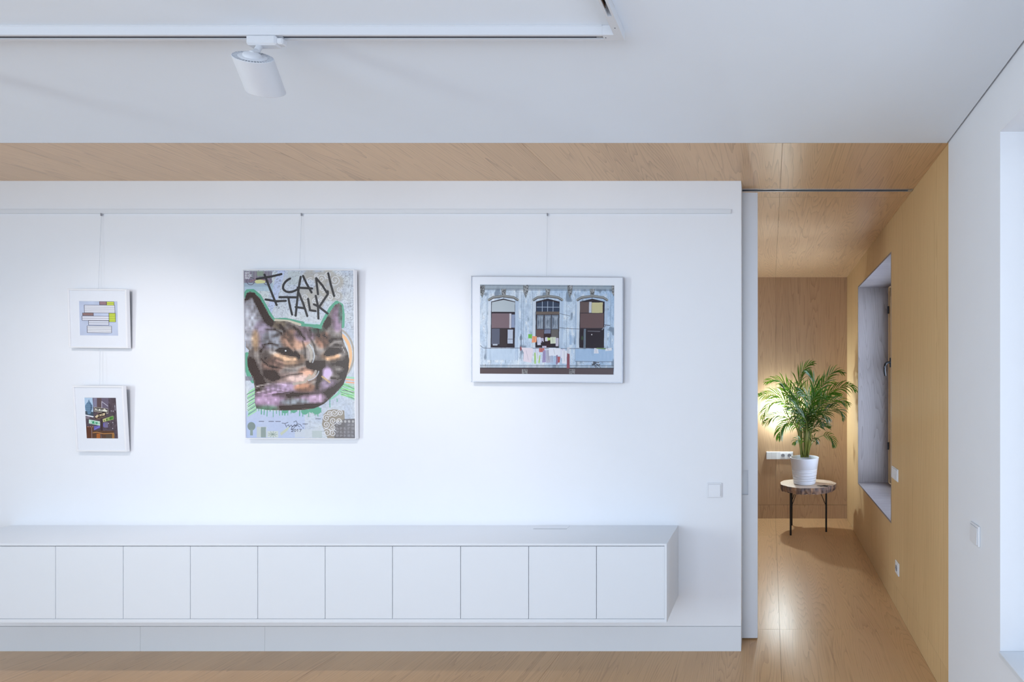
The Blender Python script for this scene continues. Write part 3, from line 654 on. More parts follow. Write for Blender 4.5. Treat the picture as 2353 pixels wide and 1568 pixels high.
obj('head_board', bx(0, D_, W2[0], W2[1], W2[3], W2[3]+T), M['oak_grey_h'], nl); obj('sill_board', bx(0, D_, W2[0], W2[1], W2[2]-T, W2[2]), M['oak_grey_h'], nl)
w2 = window('window_2', *W2, 1.155, 0, 'oak framed window deep in the passage niche', M['oak_side'])
bm = bmesh.new()                                     # lever handle, seen edge-on: rose, neck and a curved lever
hp = lambda x, z: (W2[1]*.0-.52, x, z)
tube(bm, [hp(-.012, .215), hp(-.035, .217), hp(-.055, .212), hp(-.068, .198), hp(-.075, .17), hp(-.076, .14), hp(-.072, .11), hp(-.068, .088)], [.011, .011, .0115, .012, .0115, .011, .0105, .009], 8)
box(bm, -.535, -.505, -.026, -.012, .17, .26, bev=.003)
obj('handle', bm, M['handle'], w2, True)
for zz in (.72, -.58): obj('hinge', tube(bmesh.new(), [(-.575, -.028, zz-.035), (-.575, -.028, zz+.035)], .009, 8), M['handle'], w2, True)
wk = struct(obj('wall_hall_back', bx(-2.0, XR+.3, BACK+.014, BACK+.12, 0, CEIL+.1), M['oak_sub']), 'oak veneered end wall of the passage behind the palm')
for a, b in ((-1.189, .062), (.062, XR)):
    obj('panel', bx(a+.001, b-.001, BACK, BACK+.014, .1515, CEIL), M['oak_back'], wk)
    obj('board', bx(a+.001, b-.001, BACK, BACK+.014, 0, .1495), M['oak_back'], struct(empty('baseboard_hall_back', (0, 0, 0)), 'oak baseboard of the passage end wall') if a < -1 else bpy.data.objects['baseboard_hall_back'])
struct(obj('wall_hall_left', bx(-1.3, -1.2, 2.996, BACK+.1, 0, CEIL), M['oak_sub']), 'hidden left wall of the passage')
# pocket sliding door, pushed nearly all the way into the wall
dr = struct(empty('door_1', (-.0754, 2.872, .009)), 'white sliding door half hidden in the wall pocket')
Zt = 2.657
px0, px1 = (1709.5-CX)*2.872/F+.0754, (1720.5-CX)*2.872/F+.0754; pz0, pz1 = EYE-(1139-CY)*2.872/F-.009, EYE-(1080-CY)*2.872/F-.009
bm = bx(-1.0, px0-.02, 0, .038, 0, Zt-.009); box(bm, px1, 0, 0, .038, 0, Zt-.009); box(bm, px0-.02, px1, 0, .038, 0, pz0); box(bm, px0-.02, px1, 0, .038, pz1, Zt-.009); box(bm, px0-.02, px1, .012, .038, pz0, pz1)
obj('leaf', bm, M['lacquer'], dr)
bm = bmesh.new(); ring_frame(bm, px1-px0+.02, pz1-pz0, .0035, -.0012, .011, 0)
obj('pull', bm, M['lacquer'], dr, loc=((px0-.02+px1)/2, 0, (pz0+pz1)/2))['label'] = 'recessed white finger pull'

# ---------------------------------------------------------------- wall-hung sideboard
YC = 2.443; k = YC/F
zt, zb = EYE-(1250-CY)*k, EYE-(1432-CY)*k; xr = (1532-CX)*k
sb = tag(empty('wall_hung_sideboard', ((xr-3.6)/2, WALL, zb)), 'long white handleless sideboard hung low on the picture wall', 'cabinet')
o = sb.location; LX = (126-2*155.6-CX)*k-.013
P = lambda x0, x1, y0, y1, z0, z1, **q: bx(x0-o.x, x1-o.x, y0-o.y, y1-o.y, z0-o.z, z1-o.z, **q)
t = .0115
obj('top', P(LX, xr, YC, WALL-.0005, zt-t, zt, bev=.0008), M['lacquer'], sb)
obj('bottom', P(LX, xr, YC, WALL-.0005, zb, zb+.018, bev=.0008), M['lacquer'], sb)
obj('side', P(xr-t, xr, YC+.0003, WALL-.0005, zb+.018, zt-t), M['lacquer'], sb); obj('side', P(LX, LX+t, YC+.0003, WALL-.0005, zb+.018, zt-t), M['lacquer'], sb)
obj('back', P(LX+t, xr-t, WALL-.03, WALL-.02, zb+.018, zt-t), M['slot'], sb)
seams = [126-2*155.6, 126-155.6, 126, 281.5, 436, 591, 746, 901, 1057.5, 1214, 1370, 1527.2]
for a, b in zip(seams[:-1], seams[1:]):
    obj('door', P((a-CX)*k+.0015, (b-CX)*k-.0015, YC+.002, YC+.021, zb+.0195, zt-t-.0035, bev=.0008), M['lacquer'], sb)
fa, fb = at(1226, 1215.5, 1), at(1300, 1215.5, 1)
yf0 = (EYE-zt)*F/(1215.8-CY); yf1 = (EYE-zt)*F/(1208.6-CY); fx = [(1226-CX)*yf0/F, (1302-CX)*yf0/F]
fl_ = obj('cable_flap', P(fx[0], fx[1], yf0, min(yf1, WALL-.02), zt, zt+.0022, bev=.0006), M['lacquer'], sb); fl_['label'] = 'flush cable flap in the top'
obj('flap_gap', P(fx[0]-.0012, fx[1]+.0012, yf0-.0022, yf0-.0003, zt, zt+.0005), M['slot'], sb)

# ---------------------------------------------------------------- picture rail, wires and pictures
ry = WALL-.0085; rz0, rz1 = EYE-(490.5-CY)*ry/F, EYE-(480.5-CY)*ry/F; rx = (1679-CX)*ry/F
pr = tag(empty('picture_rail', (rx, WALL, rz0)), 'slim white picture rail near the top of the wall', 'rail')
L = lambda x0, x1, y0, y1, z0, z1, **q: bx(x0-rx, x1-rx, y0, y1, z0-rz0, z1-rz0, **q)
obj('rail', L(XL+.3, rx, -.0085, -.0005, rz0, rz1, bev=.001), M['lacquer'], pr); obj('end_cap', L(rx, rx+.0018, -.009, -.0005, rz0-.0005, rz1+.0005), M['plastic'], pr)
def hanger(px, zend, label, zsplit=None):
    x = (px-CX)*(WALL-.006)/F
    h = tag(empty('picture_wire', (x, WALL-.0065, rz0)), label, 'wire', 'picture wires hanging from the rail')
    obj('hook', bx(-.003, .003, -.003, .003, -.014, .002, bev=.001), M['plastic_grey'], h)
    y1 = -.012
    obj('wire', tube(bmesh.new(), [(0, 0, -.012), (0, y1, zend-rz0)], .0007, 6), M['wire'], h, True)
    return h
def picture(name, px, py, wd, hg, gap, depth, lean, roll, rail, fm, prt, mat, label, cat='picture', yb=None, depth_l=None):
    """hung picture: gap = air behind its lower edge; lean = how far the top tips out (degrees)"""
    y = WALL-gap-depth/2-math.sin(R(lean))*hg/2
    p = at(px, py, y-depth/2)
    e = tag(empty(name, (p.x, y, p.z), (R(lean), R(roll), 0)), label, cat)
    obj('frame', ring_frame(bmesh.new(), wd, hg, rail, -depth/2, depth/2), fm, e)
    obj('backing', bx(-wd/2+rail*.5, wd/2-rail*.5, depth/2-.004, depth/2-.001, -hg/2+rail*.5, hg/2-rail*.5), M['plastic_grey'], e)
    yf = -depth/2+.0045
    iw, ih, ox, oz = prt[:4]
    if mat: obj('mat_board', mat_mesh(wd-2*rail+.002, hg-2*rail+.002, iw, ih, ox, oz, yf), M['mat'], e)
    me = bmesh.new(); vs = [me.verts.new(v) for v in ((ox-iw/2, yf+.0012, oz-ih/2), (ox+iw/2, yf+.0012, oz-ih/2), (ox+iw/2, yf+.0012, oz+ih/2), (ox-iw/2, yf+.0012, oz+ih/2))]
    f = me.faces.new(vs); uv = me.loops.layers.uv.new('UVMap')
    for lp, c in zip(f.loops, ((0, 0), (1, 0), (1, 1), (0, 1))): lp[uv].uv = c
    md = bpy.data.meshes.new('print'); me.normal_update(); me.to_mesh(md); me.free(); md.materials.append(prt[4])
    pi = link(bpy.data.objects.new('print', md), e); pi['label'] = prt[5]
    obj('glazing', bx(-wd/2+rail*.6, wd/2-rail*.6, yf-.002, yf-.0008, -hg/2+rail*.6, hg/2-rail*.6), M['picture_glass'], e)
    return e
def mat_mesh(w_, h_, iw, ih, ox, oz, y):
    bm = bmesh.new(); t = .0014
    O = [(-w_/2, -h_/2), (w_/2, -h_/2), (w_/2, h_/2), (-w_/2, h_/2)]
    I = [(ox-iw/2, oz-ih/2), (ox+iw/2, oz-ih/2), (ox+iw/2, oz+ih/2), (ox-iw/2, oz+ih/2)]; B = .0022
    K = [(ox-iw/2-B, oz-ih/2-B), (ox+iw/2+B, oz-ih/2-B), (ox+iw/2+B, oz+ih/2+B), (ox-iw/2-B, oz+ih/2+B)]
    a = [bm.verts.new((x, y, z)) for x, z in O]; b = [bm.verts.new((x, y, z)) for x, z in K]; c = [bm.verts.new((x, y+t, z)) for x, z in I]
    for i in range(4):
        j = (i+1) % 4
        bm.faces.new((a[i], a[j], b[j], b[i])); bm.faces.new((b[i], b[j], c[j], c[i]))
    return bm
s0 = 2.70/F
picture('framed_picture', 223.3, 732.3, 137*s0, 136.5*s0, .008, .016, 1.5, .6, .0085, M['frame_white'], (88.5*s0, 79*s0, -.0*s0, .5*s0, PR['bands'], 'abstract print of black, white and yellow bands'), True, 'upper small square white frame with an abstract banded print')
picture('framed_picture', 228, 963, 117*s0, 153*s0, .006, .016, 2.6, .3, .0085, M['frame_white'], (72.5*s0, 94.5*s0, 1.5*s0, 1.5*s0, PR['street'], 'street photograph with arrow and street name signs'), True, 'lower small upright white frame with a street sign photograph')
s1 = 2.715/F
picture('cat_poster', 687.3, 814.8, 256*s1, 390*s1, .005, .022, .85, .15, .0045, M['frame_white'], (254*s1-.008, 389.5*s1-.008, -.002, .0005, PR['cat'], 'spray painted cat face lettered I CAN TALK'), False, 'large white framed cat poster lettered I CAN TALK', 'poster')
picture('framed_picture', 1256.5, 757.5, 350*s1, 245*s1, .010, .018, .55, .42, .0045, M['alu'], (309*s1, 205.5*s1, -.5*s1, 0, PR['facade'], 'photograph of a weathered facade with washing lines'), True, 'wide aluminium frame with a photograph of washing on a facade')
hanger(233, EYE-(667-CY)*2.72/F, 'picture wire above the two small stacked frames')
hanger(693, EYE-(626-CY)*2.72/F, 'picture wire above the cat poster')
hanger(1258, EYE-(636-CY)*2.72/F, 'picture wire above the wide aluminium frame')
x = (234.5-CX)*2.74/F
h2 = tag(empty('picture_wire', (x, WALL-.014, EYE-(800-CY)*2.735/F)), 'short picture wire between the two small frames', 'wire', 'picture wires hanging from the rail')
obj('wire', tube(bmesh.new(), [(0, -.004, .004), (.003, -.008, -.212)], 0.0007, 6), M['wire'], h2, True)

# ---------------------------------------------------------------- track lighting
TY0, TY1, TZ = 1.5375, 1.564, 2.644
tk = tag(empty('lighting_track', (-.485, 1.55, CEIL)), 'white ceiling lighting track turning a corner', 'light track')
Q = lambda x0, x1, y0, y1, z0, z1, **q: bx(x0+.485, x1+.485, y0-1.55, y1-1.55, z0-CEIL, z1-CEIL, **q)
cx0 = (1383-CX)*TY0/F
def rail(x0, x1, y0, y1, along):
    bm = bmesh.new(); f_ = .0072
    def b(*a): box(bm, a[0]+.485, a[1]+.485, a[2]-1.55, a[3]-1.55, a[4]-CEIL, a[5]-CEIL)
    b(x0, x1, y0, y1, CEIL-.008, CEIL-.0004)
    if along == 'x':
        b(x0, x1, y0, y0+f_, TZ, CEIL-.008); b(x0, x1, y1-f_, y1, TZ, CEIL-.008); b(x0, x1, y0-.0012, y1+.0012, CEIL-.004, CEIL-.0004)
    else:
        b(x0, x0+f_, y0, y1, TZ, CEIL-.008); b(x1-f_, x1, y0, y1, TZ, CEIL-.008); b(x0-.0012, x1+.0012, y0, y1, CEIL-.004, CEIL-.0004)
    return bm
BX0, BX1 = -.498, -.471
obj('rail', rail(XL+.2, cx0, TY0, TY1, 'x'), M['track'], tk); obj('rail', rail(BX0, BX1, -1.2, 1.46, 'y'), M['track'], tk)
obj('contact_strip', Q(XL+.2, (1369-CX)*1.55/F, TY0+.0075, TY1-.0075, TZ+.004, TZ+.02), M['slot'], tk)
bm = Q(BX0+.0075, BX1-.0075, -1.2, 1.43, TZ+.016, TZ+.022); obj('contact_strip', bm, M['dark'], tk)
obj('contact_strip', Q(BX0+.0073, BX0+.0095, -1.2, 1.435, TZ+.006, TZ+.01), M['copper'], tk)
obj('contact_strip', Q(BX0+.0073, BX0+.0095, -1.2, 1.435, TZ+.014, TZ+.016), M['copper'], tk)
bm = Q(cx0, BX1, TY0, TY1, TZ, CEIL-.0004, bev=.0006); box(bm, BX0+.485, BX1+.485, 1.46-1.55, TY0-1.55, TZ-CEIL, -.0004)
co = obj('corner_connector', bm, M['track'], tk)
for px, py in ((1413, 64.5), (1392, 86.7)):
    q = at(px, py, (EYE-TZ)*F/(CY-py)*-1 if False else (TZ-EYE)*F/(CY-py))
    obj('screw', lathe(bmesh.new(), [(0, -.0008), (.0016, -.0008), (.0016, .0004)], 10, (q.x+.485, q.y-1.55, TZ-CEIL)), M['slot'], co)
def spotlight(cx, label):
    """track spot: adapter, arm, canted can with vent fins at the back"""
    cy_, rearz = 1.525, 2.566
    e = tag(empty('track_spotlight', (cx, 1.55, TZ)), label, 'spotlight')
    ax = Vector((-.28, .67, -.69)).normalized()
    rc = Vector((-.008, cy_-1.55, rearz-TZ))
    ad = bx(-.044, .052, -.0145, .0125, -.031, .0005, bev=.005); box(ad, .050, .070, -.010, .008, -.026, -.006, bev=.003); box(ad, -.05, .06, -.0055, .0055, 0, .004)
    obj('adapter', ad, M['track'], e, True)
    obj('arm', tube(bmesh.new(), [(-.008, -.004, -.03), (-.008, -.012, -.05), rc+Vector((0, 0, .012)), rc-ax*-.004], [.0075, .0075, .008, .008], 12), M['track'], e, True)
    rot = Vector((0, 0, -1)).rotation_difference(ax).to_matrix().to_4x4()
    Rr, Rf, Ln = .0490, .0485, .101
    he = obj('head', lathe(bmesh.new(), [(Rr-.002, .0), (Rr, -.0015), (Rf+.0008, -Ln+.001), (Rf, -Ln), (Rf-.002, -Ln), (Rf-.003, -Ln+.02), (Rf-.004, -Ln+.022), (Rr-.004, -.012), (Rr-.002, -.006)], 48, close=True), M['track'], e, True)
    he.matrix_local = Matrix.Translation(rc) @ rot
    obj('rear_well', lathe(bmesh.new(), [(Rr-.003, -.011), (0, -.011)], 40), M['dark'], he)
    dk = obj('rear_disc', lathe(bmesh.new(), [(.0345, -.011), (.0345, 0), (.033, .001), (.02, .0015), (0, .0015)], 40), M['track'], he, True)
    obj('knuckle', lathe(bmesh.new(), [(.023, .0012), (.022, .006), (.018, .010), (.010, .012), (0, .0125)], 24), M['track'], he, True)
    bm = bmesh.new()
    for i in range(38):
        a = 2*math.pi*i/38; c_, s_ = math.cos(a), math.sin(a)
        v = [bm.verts.new((r*c_-q*s_, r*s_+q*c_, z)) for r in (.034, Rr-.0015) for q in (-.0010, .0010) for z in (-.011, -.0004)]
        for f in ((0,1,3,2),(4,6,7,5),(0,4,5,1),(2,3,7,6),(0,2,6,4),(1,5,7,3)): bm.faces.new([v[j] for j in f])
    fi = obj('fins', bm, M['track'], he); fi['kind'] = 'stuff'
    obj('lens', lathe(bmesh.new(), [(0, -Ln+.021), (Rf-.0035, -Ln+.021)], 40), M['lens'], he)
    ld = bpy.data.lights.new('spot_beam', 'SPOT'); ld.energy = SPOT_POWER; ld.color = (1, .91, .87); ld.spot_size = R(94); ld.spot_blend = 1.0; ld.shadow_soft_size = .018
    lo = link(bpy.data.objects.new('spot_beam', ld)); lo.location = Vector(e.location)+rc+ax*(Ln+.012); lo.rotation_euler = Vector((-.30, .53, -.79)).to_track_quat('-Z', 'Y').to_euler()
    return e
spotlight((580.6-CX)*1.525/F+.008, 'white track spotlight tilted towards the picture wall')
spotlight(-3.1, 'second white track spotlight left of the frame')

# ---------------------------------------------------------------- switches and sockets
def plate(loc, turn, n, name, label, cat, kind):
    e = tag(empty(name, loc, (0, 0, turn)), label, cat)
    W_ = .084+.071*(n-1)
    obj('plate', bx(-W_/2, W_/2, -.0085, -.0002, -.042, .042, bev=.0025), M['plastic'], e)
    for i in range(n):
        c = (i-(n-1)/2)*.071; kd = kind[i]
        if kd == 'r':
            obj('rocker_gap', bx(c-.0348, c+.0348, -.0088, -.008, -.0348, .0348), M['plastic_grey'], e)
            r = bmesh.new(); v = [r.verts.new(q) for q in ((c-.0338, -.008, -.0338), (c+.0338, -.008, -.0338), (c+.0338, -.008, .0338), (c-.0338, -.008, .0338), (c-.0338, -.0125, -.0338), (c+.0338, -.0125, -.0338), (c+.0338, -.0110, .0338), (c-.0338, -.0110, .0338))]
            for f in ((4,5,6,7),(0,4,7,3),(1,2,6,5),(3,7,6,2),(0,1,5,4)): r.faces.new([v[j] for j in f])
            obj('rocker', r, M['plastic'], e)
        if kd == '2':
            obj('rocker_gap', bx(c-.0295, c+.0295, -.0088, -.008, -.0295, .0295), M['plastic_grey'], e)
            for s_ in (-1, 1): obj('rocker', bx(min(c+s_*.0006, c+s_*.028), max(c+s_*.0006, c+s_*.028), -.0118, -.008, -.028, .028, bev=.0012), M['plastic'], e)
        if kd == 's':
            sk = bmesh.new(); box(sk, c-.0285, c+.0285, -.0108, -.008, -.0285, .0285, bev=.0012); so = obj('socket', sk, M['plastic'], e)
            q = lathe(bmesh.new(), [(.0205, 0), (.0205, .0016), (.0185, .0016), (.0178, .0005), (0, .0005)], 28)
            bmesh.ops.rotate(q, verts=q.verts, cent=(0, 0, 0), matrix=Matrix.Rotation(R(90), 3, 'X')); bmesh.ops.translate(q, verts=q.verts, vec=(c, -.0106, 0)); obj('socket_well', q, M['plastic_grey'], so, True)
            q = bx(c-.0125, c-.0065, -.0118, -.0111, -.003, .003); box(q, c+.0065, c+.0125, -.0118, -.0111, -.003, .003); obj('pin_hole', q, M['slot'], so)
            q = bx(c-.016, c+.016, -.0116, -.0112, -.0016, .0016); obj('bar', q, M['plastic_grey'], so)
    return e
plate(((1641.5-CX)*2.742/F, WALL, EYE-(1127.5-CY)*2.742/F), 0, 1, 'light_switch', 'square white light switch on the picture wall', 'switch', 'r')
plate((XR, 2.0, .907), R(-90), 1, 'light_switch', 'square white light switch on the white right wall', 'switch', 'r')
plate((XR, 3.282, .905), R(-90), 2, 'light_switch', 'double white light switch beside the oak niche', 'switch', 'rr')
plate((XR, 3.224, .287), R(-90), 1, 'wall_socket', 'single white socket low on the oak side wall', 'socket', 's')
so4 = plate((.104, BACK, EYE-(1047-CY)*BACK/F), 0, 4, 'wall_socket', 'four gang white socket strip on the oak end wall', 'socket', '..ss')
obj('cover', bx(-.1465, -.034, -.022, -.008, -.040, .040, bev=.002), M['plastic'], so4); obj('cover_joint', bx(-.0905, -.0895, -.0224, -.0218, -.039, .039), M['plastic_grey'], so4)
# small wall lamp, half hidden by the palm
sc = tag(empty('wall_lamp', ((1793-CX)*5.30/F, BACK, EYE-(941-CY)*5.30/F)), 'small glowing globe wall lamp behind the palm', 'lamp')
bm = lathe(bmesh.new(), [(0, 0), (.035, 0), (.035, .012), (.010, .016), (.010, .056), (0, .056)], 28); bmesh.ops.rotate(bm, verts=bm.verts, cent=(0, 0, 0), matrix=Matrix.Rotation(R(90), 3, 'X')); obj('wall_base', bm, M['plastic'], sc, True)
bm = bmesh.new(); bmesh.ops.create_uvsphere(bm, u_segments=20, v_segments=12, radius=.025); bmesh.ops.translate(bm, verts=bm.verts, vec=(0, -.078, 0)); obj('globe', bm, M['bulb'], sc, 'all')

# ---------------------------------------------------------------- tree-slice side table
rng = random.Random(4)
TX, TYc, TT = .379, 4.915, .487
tb = tag(empty('side_table', (TX, TYc, 0)), 'live edge tree slice side table on thin black legs', 'table')
n = 72; bm = bmesh.new(); ph = [rng.uniform(0, 6.28) for _ in range(8)]
def rim(a, j):
    r = 1+.022*math.sin(2*a+ph[0])+.03*math.sin(3*a+ph[1])+.012*math.sin(7*a+ph[2])+.010*math.sin(13*a+ph[3]*j)+.008*math.sin(23*a+ph[4])
    return r
top_v, mid_v, bot_v = [], [], []
for i in range(n):
    a = 2*math.pi*i/n; rr = rim(a, 1); ca, sa = math.cos(a), math.sin(a)
    top_v.append(bm.verts.new((.277*rr*ca, .225*rr*sa, 0)))
    e_ = 1.008+.012*math.sin(31*a+ph[5])
    mid_v.append(bm.verts.new((.277*rr*e_*ca, .225*rr*e_*sa, -.03)))
    d = rng.uniform(-.006, .006)
    bot_v.append(bm.verts.new((.277*rr*.975*ca, .225*rr*.975*sa, -.062+d)))
bk = bmesh.new()
def strip(b, A, B):
    for i in range(n): b.faces.new((A[i], A[(i+1) % n], B[(i+1) % n], B[i]))
bm.faces.new(top_v); bm.faces.new(bot_v[::-1])
strip(bm, top_v, mid_v); strip(bm, mid_v, bot_v)
sl = obj('top', bm, M['slab'], tb, loc=(0, 0, TT)); sl.data.materials.append(M['bark'])
for p in sl.data.polygons:
    if abs(p.normal.z) < .8: p.material_index = 1
bm = bmesh.new(); kn = [bm.verts.new((.062*(1+.25*math.sin(3*a))*math.cos(a), .034*(1+.3*math.sin(5*a+1))*math.sin(a), 0)) for a in [2*math.pi*i/18 for i in range(18)]]
ctr = bm.verts.new((0, 0, .0004))
for i in range(18): bm.faces.new((kn[i], kn[(i+1) % 18], ctr))
kq = obj('knot', bm, M['soil'], tb, loc=(.152, -.125, TT+.0006)); kq['label'] = 'dark knot hole'
for i, (lx, ly) in enumerate(((-.177, -.125), (-.152, .20), (.187, -.02))):
    lg = obj('leg', tube(bmesh.new(), [(lx, ly, 0), (lx, ly, TT-.058)], .0095 if i != 1 else .0085, 12), M['black'], tb, True)
    ix, iy = lx*.62, ly*.62
    obj('brace', tube(bmesh.new(), [(lx, ly, TT-.058-.17), (ix, iy, TT-.058)], .0035, 8), M['black'], lg, True)
    obj('mounting_plate', bx(lx-.03, lx+.03, ly-.03, ly+.03, TT-.0605, TT-.057), M['black'], lg)

# ---------------------------------------------------------------- potted palm
PX, PY = .348, 4.92
pl = tag(empty('potted_palm', (PX, PY, TT+.0005)), 'bushy green palm in a ribbed white pot on the tree slice table', 'plant')
prof = [(0, 0), (.106, 0), (.112, .004)]
for z in (.03, .055, .08, .105, .118, .135, .15): prof += [(.1125+.033*z/.264, z-.004), (.1103+.033*z/.264, z-.0012), (.1103+.033*z/.264, z+.0012), (.1125+.033*z/.264, z+.004)]
prof += [(.1455, .258), (.147, .262), (.1455, .265), (.141, .265), (.139, .262), (.136, .20), (.0, .20)]
obj('pot', lathe(bmesh.new(), prof, 56), M['pot'], pl, True)
bm = lathe(bmesh.new(), [(.138, .205), (.07, .212), (0, .216)], 28); obj('soil', bm, M['soil'], pl, True)
def zp(x, y, d=0):                                   # point traced from the photo's plant, at depth PY+d, in plant space
    return at(1740+x/6.817, 830+y/6.817, PY+d)-Vector((PX, PY, TT+.0005))
def spline(pts, n):
    out = []; P_ = [pts[0]*2-pts[1]]+pts+[pts[-1]*2-pts[-2]]
    for i in range(1, len(P_)-2):
        for t_ in range(n):
            t = t_/n; a, b, c, d = P_[i-1:i+3]
            out.append(.5*((2*b)+(c-a)*t+(2*a-5*b+4*c-d)*t*t+(3*b-a-3*c+d)*t*t*t))
    out.append(pts[-1]); return out
lr = random.Random(11)
def frond(path, start=.42, nl=22, ll=.15, wl=.0085, droop=.35, m='leaf', spread=55, side=0, base=None):
    """path: photo points with depth; start: where leaflets begin along it; ll: leaflet length"""
    c = spline([zp(*p) for p in path], 8); N_ = len(c)
    cum = [0]
    for a, b in zip(c[:-1], c[1:]): cum.append(cum[-1]+(b-a).length)
    tot = cum[-1]
    rads = [.0052*(1-.82*s/tot)+.0006 for s in cum]
    fr = obj('frond', tube(bmesh.new(), c, rads, 6), M['stalk'], pl, 'all')
    bm = bmesh.new()
    def pos(s):
        for i in range(N_-1):
            if cum[i+1] >= s: return c[i].lerp(c[i+1], (s-cum[i])/max(1e-6, cum[i+1]-cum[i])), (c[i+1]-c[i]).normalized()
        return c[-1], (c[-1]-c[-2]).normalized()
    rollv = Vector((lr.uniform(-.3, .3), -1, lr.uniform(.2, .9))).normalized()
    nl = int(nl*1.0)
    for i in range(nl):
        u = i/(nl-1); s = tot*(start+(1-start)*u*.985)
        p, d = pos(s)
        side_v = d.cross(rollv).normalized()
        lens = 1.3*ll*(.45+.55*math.sin(math.pi*min(1, .18+.8*u)))*lr.uniform(.85, 1.12)*(1 if u < .9 else .75)
        for sg in ((-1, 1) if side == 0 else (side,)):
            ang = R(.82*spread*(1-.55*u)+lr.uniform(-8, 8))
            dr = (d*math.cos(ang)+side_v*sg*math.sin(ang)+rollv*lr.uniform(-.05, .28)).normalized()
            q = p.copy(); nv = dr.cross(side_v*sg+rollv*.8).normalized(); pv = []
            wv = dr.cross(rollv).normalized()
            if wv.length < .1: wv = side_v
            wv = (wv*.8+rollv*lr.uniform(-.5, .5)).normalized()
            for j, wf in enumerate((.35, .9, 1, .72, .06)):
                pv.append((q.copy(), wv*(wl*.56*wf)))
                dr = (dr+Vector((0, 0, -droop*lr.uniform(.6, 1.3)*.35*j))).normalized(); q = q+dr*(lens/4)
            vs = [(bm.verts.new(a-b_), bm.verts.new(a+b_)) for a, b_ in pv]
            for a, b_ in zip(vs[:-1], vs[1:]): bm.faces.new((a[0], a[1], b_[1], b_[0]))
    lf = obj('leaflets', bm, M[m], fr, 'all'); lf['kind'] = 'stuff'
B0 = lambda x: (x, 1500, lr.uniform(-.06, .06))
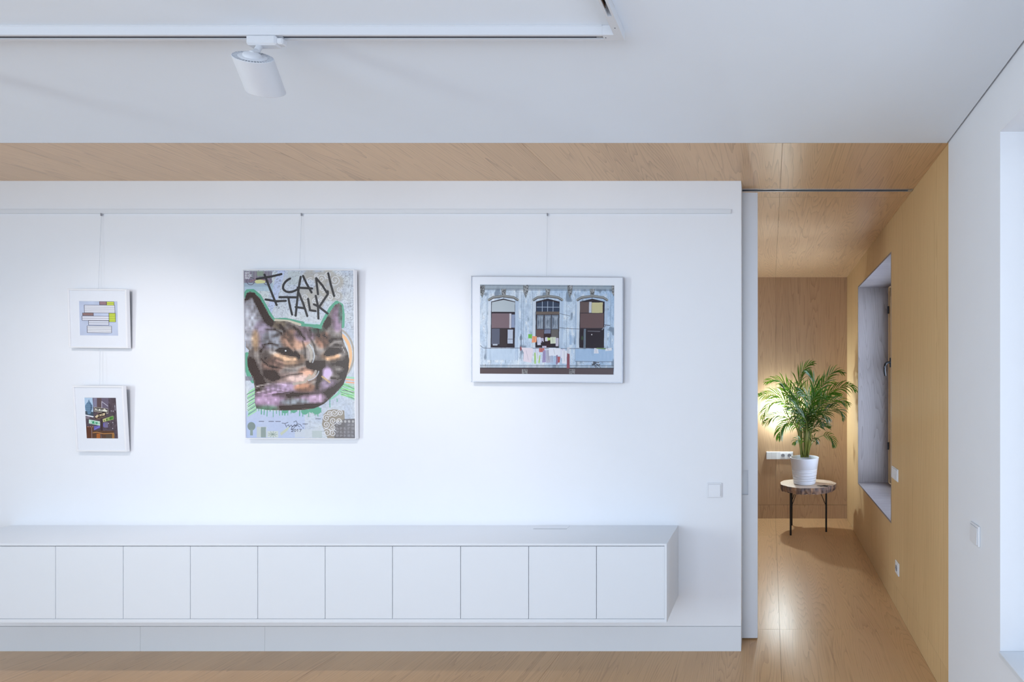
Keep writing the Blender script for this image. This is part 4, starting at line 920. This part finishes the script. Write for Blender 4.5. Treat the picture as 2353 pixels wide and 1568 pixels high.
fronds = [
 ([B0(720), (655, 1000, .02), (635, 600, .03), (640, 380, .03), (690, 200, .02), (770, 90, 0), (860, 35, -.02)], dict(start=.52, nl=17, ll=.13, spread=38, side=0)),
 ([B0(760), (800, 1000, -.02), (880, 620, -.05), (900, 420, -.06), (860, 280, -.07), (800, 185, -.08)], dict(start=.58, nl=13, ll=.14, spread=26, wl=.011)),
 ([B0(770), (840, 900, .0), (930, 560, .03), (1010, 400, .04), (1120, 230, .04), (1230, 160, .02), (1330, 185, 0)], dict(start=.52, nl=18, ll=.12, spread=46)),
 ([B0(790), (860, 1000, .0), (960, 700, -.05), (1130, 500, -.12), (1330, 405, -.2), (1470, 395, -.28), (1530, 450, -.31)], dict(start=.5, nl=20, ll=.13, spread=44, droop=.5)),
 ([B0(800), (880, 950, -.05), (1000, 720, -.07), (1140, 630, -.08), (1270, 610, -.08), (1420, 675, -.07)], dict(start=.5, nl=18, ll=.12, droop=.45)),
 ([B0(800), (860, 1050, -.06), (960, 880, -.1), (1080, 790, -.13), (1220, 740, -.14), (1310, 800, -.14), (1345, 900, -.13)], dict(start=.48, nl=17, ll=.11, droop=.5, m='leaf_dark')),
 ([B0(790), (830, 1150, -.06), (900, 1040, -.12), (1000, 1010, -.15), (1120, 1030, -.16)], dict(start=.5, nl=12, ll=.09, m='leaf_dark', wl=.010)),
 ([(800, 1480, .02), (850, 1300, .05), (960, 1200, .08), (1100, 1160, .1), (1180, 1230, .1), (1200, 1320, .09)], dict(start=.62, nl=9, ll=.085, droop=.8)),
 ([B0(690), (640, 1000, .05), (600, 680, .08), (500, 440, .1), (390, 330, .11), (270, 295, .11), (140, 335, .1)], dict(start=.5, nl=20, ll=.12, droop=.4, wl=.010)),
 ([B0(690), (640, 1050, .06), (560, 760, .09), (430, 600, .1), (290, 525, .1), (40, 535, .08)], dict(start=.5, nl=20, ll=.12, droop=.35)),
 ([B0(690), (630, 1080, -.04), (560, 830, -.08), (440, 660, -.1), (300, 620, -.12), (160, 720, -.12), (80, 890, -.11)], dict(start=.48, nl=20, ll=.11, droop=.55)),
 ([B0(700), (640, 1130, -.05), (560, 960, -.1), (430, 860, -.13), (300, 850, -.15), (190, 910, -.15), (115, 960, -.14)], dict(start=.48, nl=18, ll=.11, droop=.6, m='leaf_dark')),
 ([B0(710), (660, 1180, -.06), (600, 1000, -.12), (520, 950, -.16), (430, 990, -.18), (365, 1090, -.19), (340, 1180, -.19)], dict(start=.5, nl=15, ll=.13, droop=1.0, wl=.011, spread=50)),
 ([B0(740), (720, 1050, -.02), (650, 760, -.02), (540, 590, 0), (460, 480, .02), (400, 400, .02)], dict(start=.62, nl=8, ll=.14, spread=18, wl=.012)),
 ([B0(740), (760, 1000, .03), (790, 740, .05), (780, 540, .07), (720, 420, .08), (650, 350, .09)], dict(start=.5, nl=16, ll=.13)),
 ([B0(750), (790, 1000, -.05), (850, 780, -.1), (830, 600, -.14), (760, 520, -.16), (640, 460, -.17)], dict(start=.48, nl=16, ll=.13, droop=.5)),
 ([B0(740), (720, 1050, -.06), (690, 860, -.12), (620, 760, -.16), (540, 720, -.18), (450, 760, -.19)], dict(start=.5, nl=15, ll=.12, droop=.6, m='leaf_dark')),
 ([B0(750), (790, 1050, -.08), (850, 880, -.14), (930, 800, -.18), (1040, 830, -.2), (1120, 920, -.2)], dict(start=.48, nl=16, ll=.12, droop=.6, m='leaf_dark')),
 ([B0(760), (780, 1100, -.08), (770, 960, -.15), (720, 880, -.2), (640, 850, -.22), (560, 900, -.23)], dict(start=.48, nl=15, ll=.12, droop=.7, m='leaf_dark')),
 ([B0(770), (820, 1000, .05), (900, 760, .09), (1000, 600, .12), (1120, 500, .14), (1290, 520, .15)], dict(start=.48, nl=17, ll=.12)),
 ([B0(770), (840, 950, .03), (930, 700, .05), (960, 520, .06), (1000, 400, .07), (1090, 330, .08), (1210, 345, .08)], dict(start=.5, nl=15, ll=.12)),
 ([B0(720), (680, 1000, .07), (660, 760, .1), (600, 560, .12), (520, 430, .13), (430, 380, .13)], dict(start=.48, nl=16, ll=.13)),
 ([(730, 1480, -.05), (700, 1330, -.12), (680, 1240, -.16), (620, 1240, -.18), (570, 1290, -.18)], dict(start=.55, nl=7, ll=.06, droop=.8)),
 ([(800, 1480, -.05), (830, 1330, -.1), (860, 1230, -.13), (910, 1200, -.15), (940, 1270, -.15)], dict(start=.6, nl=6, ll=.06, droop=.9, m='leaf_dark')),
 ([B0(745), (770, 1000, -.1), (800, 780, -.14), (860, 620, -.17), (960, 560, -.18), (1080, 570, -.18)], dict(start=.48, nl=16, ll=.12, droop=.45)),
]
fronds += [
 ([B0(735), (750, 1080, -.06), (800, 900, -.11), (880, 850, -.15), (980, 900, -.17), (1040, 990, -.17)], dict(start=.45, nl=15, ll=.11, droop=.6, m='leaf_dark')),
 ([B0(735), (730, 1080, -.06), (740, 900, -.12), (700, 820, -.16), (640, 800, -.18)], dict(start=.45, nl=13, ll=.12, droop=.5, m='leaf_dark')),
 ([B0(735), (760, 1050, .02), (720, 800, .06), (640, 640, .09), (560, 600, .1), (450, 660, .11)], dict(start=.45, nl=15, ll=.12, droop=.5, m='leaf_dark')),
]
for path, kw in fronds: frond(path, **kw)
for i in range(12):                                  # bare canes between the fronds
    x0 = 688+i*10.5+lr.uniform(-6, 6); d = lr.uniform(-.07, .05)
    obj('cane', tube(bmesh.new(), [zp(x0, 1510, d*.6), zp(x0+(x0-750)*.35, 1250, d), zp(x0+(x0-750)*.8+lr.uniform(-20, 20), lr.uniform(880, 1050), d*1.5)], [.0062, .0052, .003], 7), M['stalk'], pl, 'all')
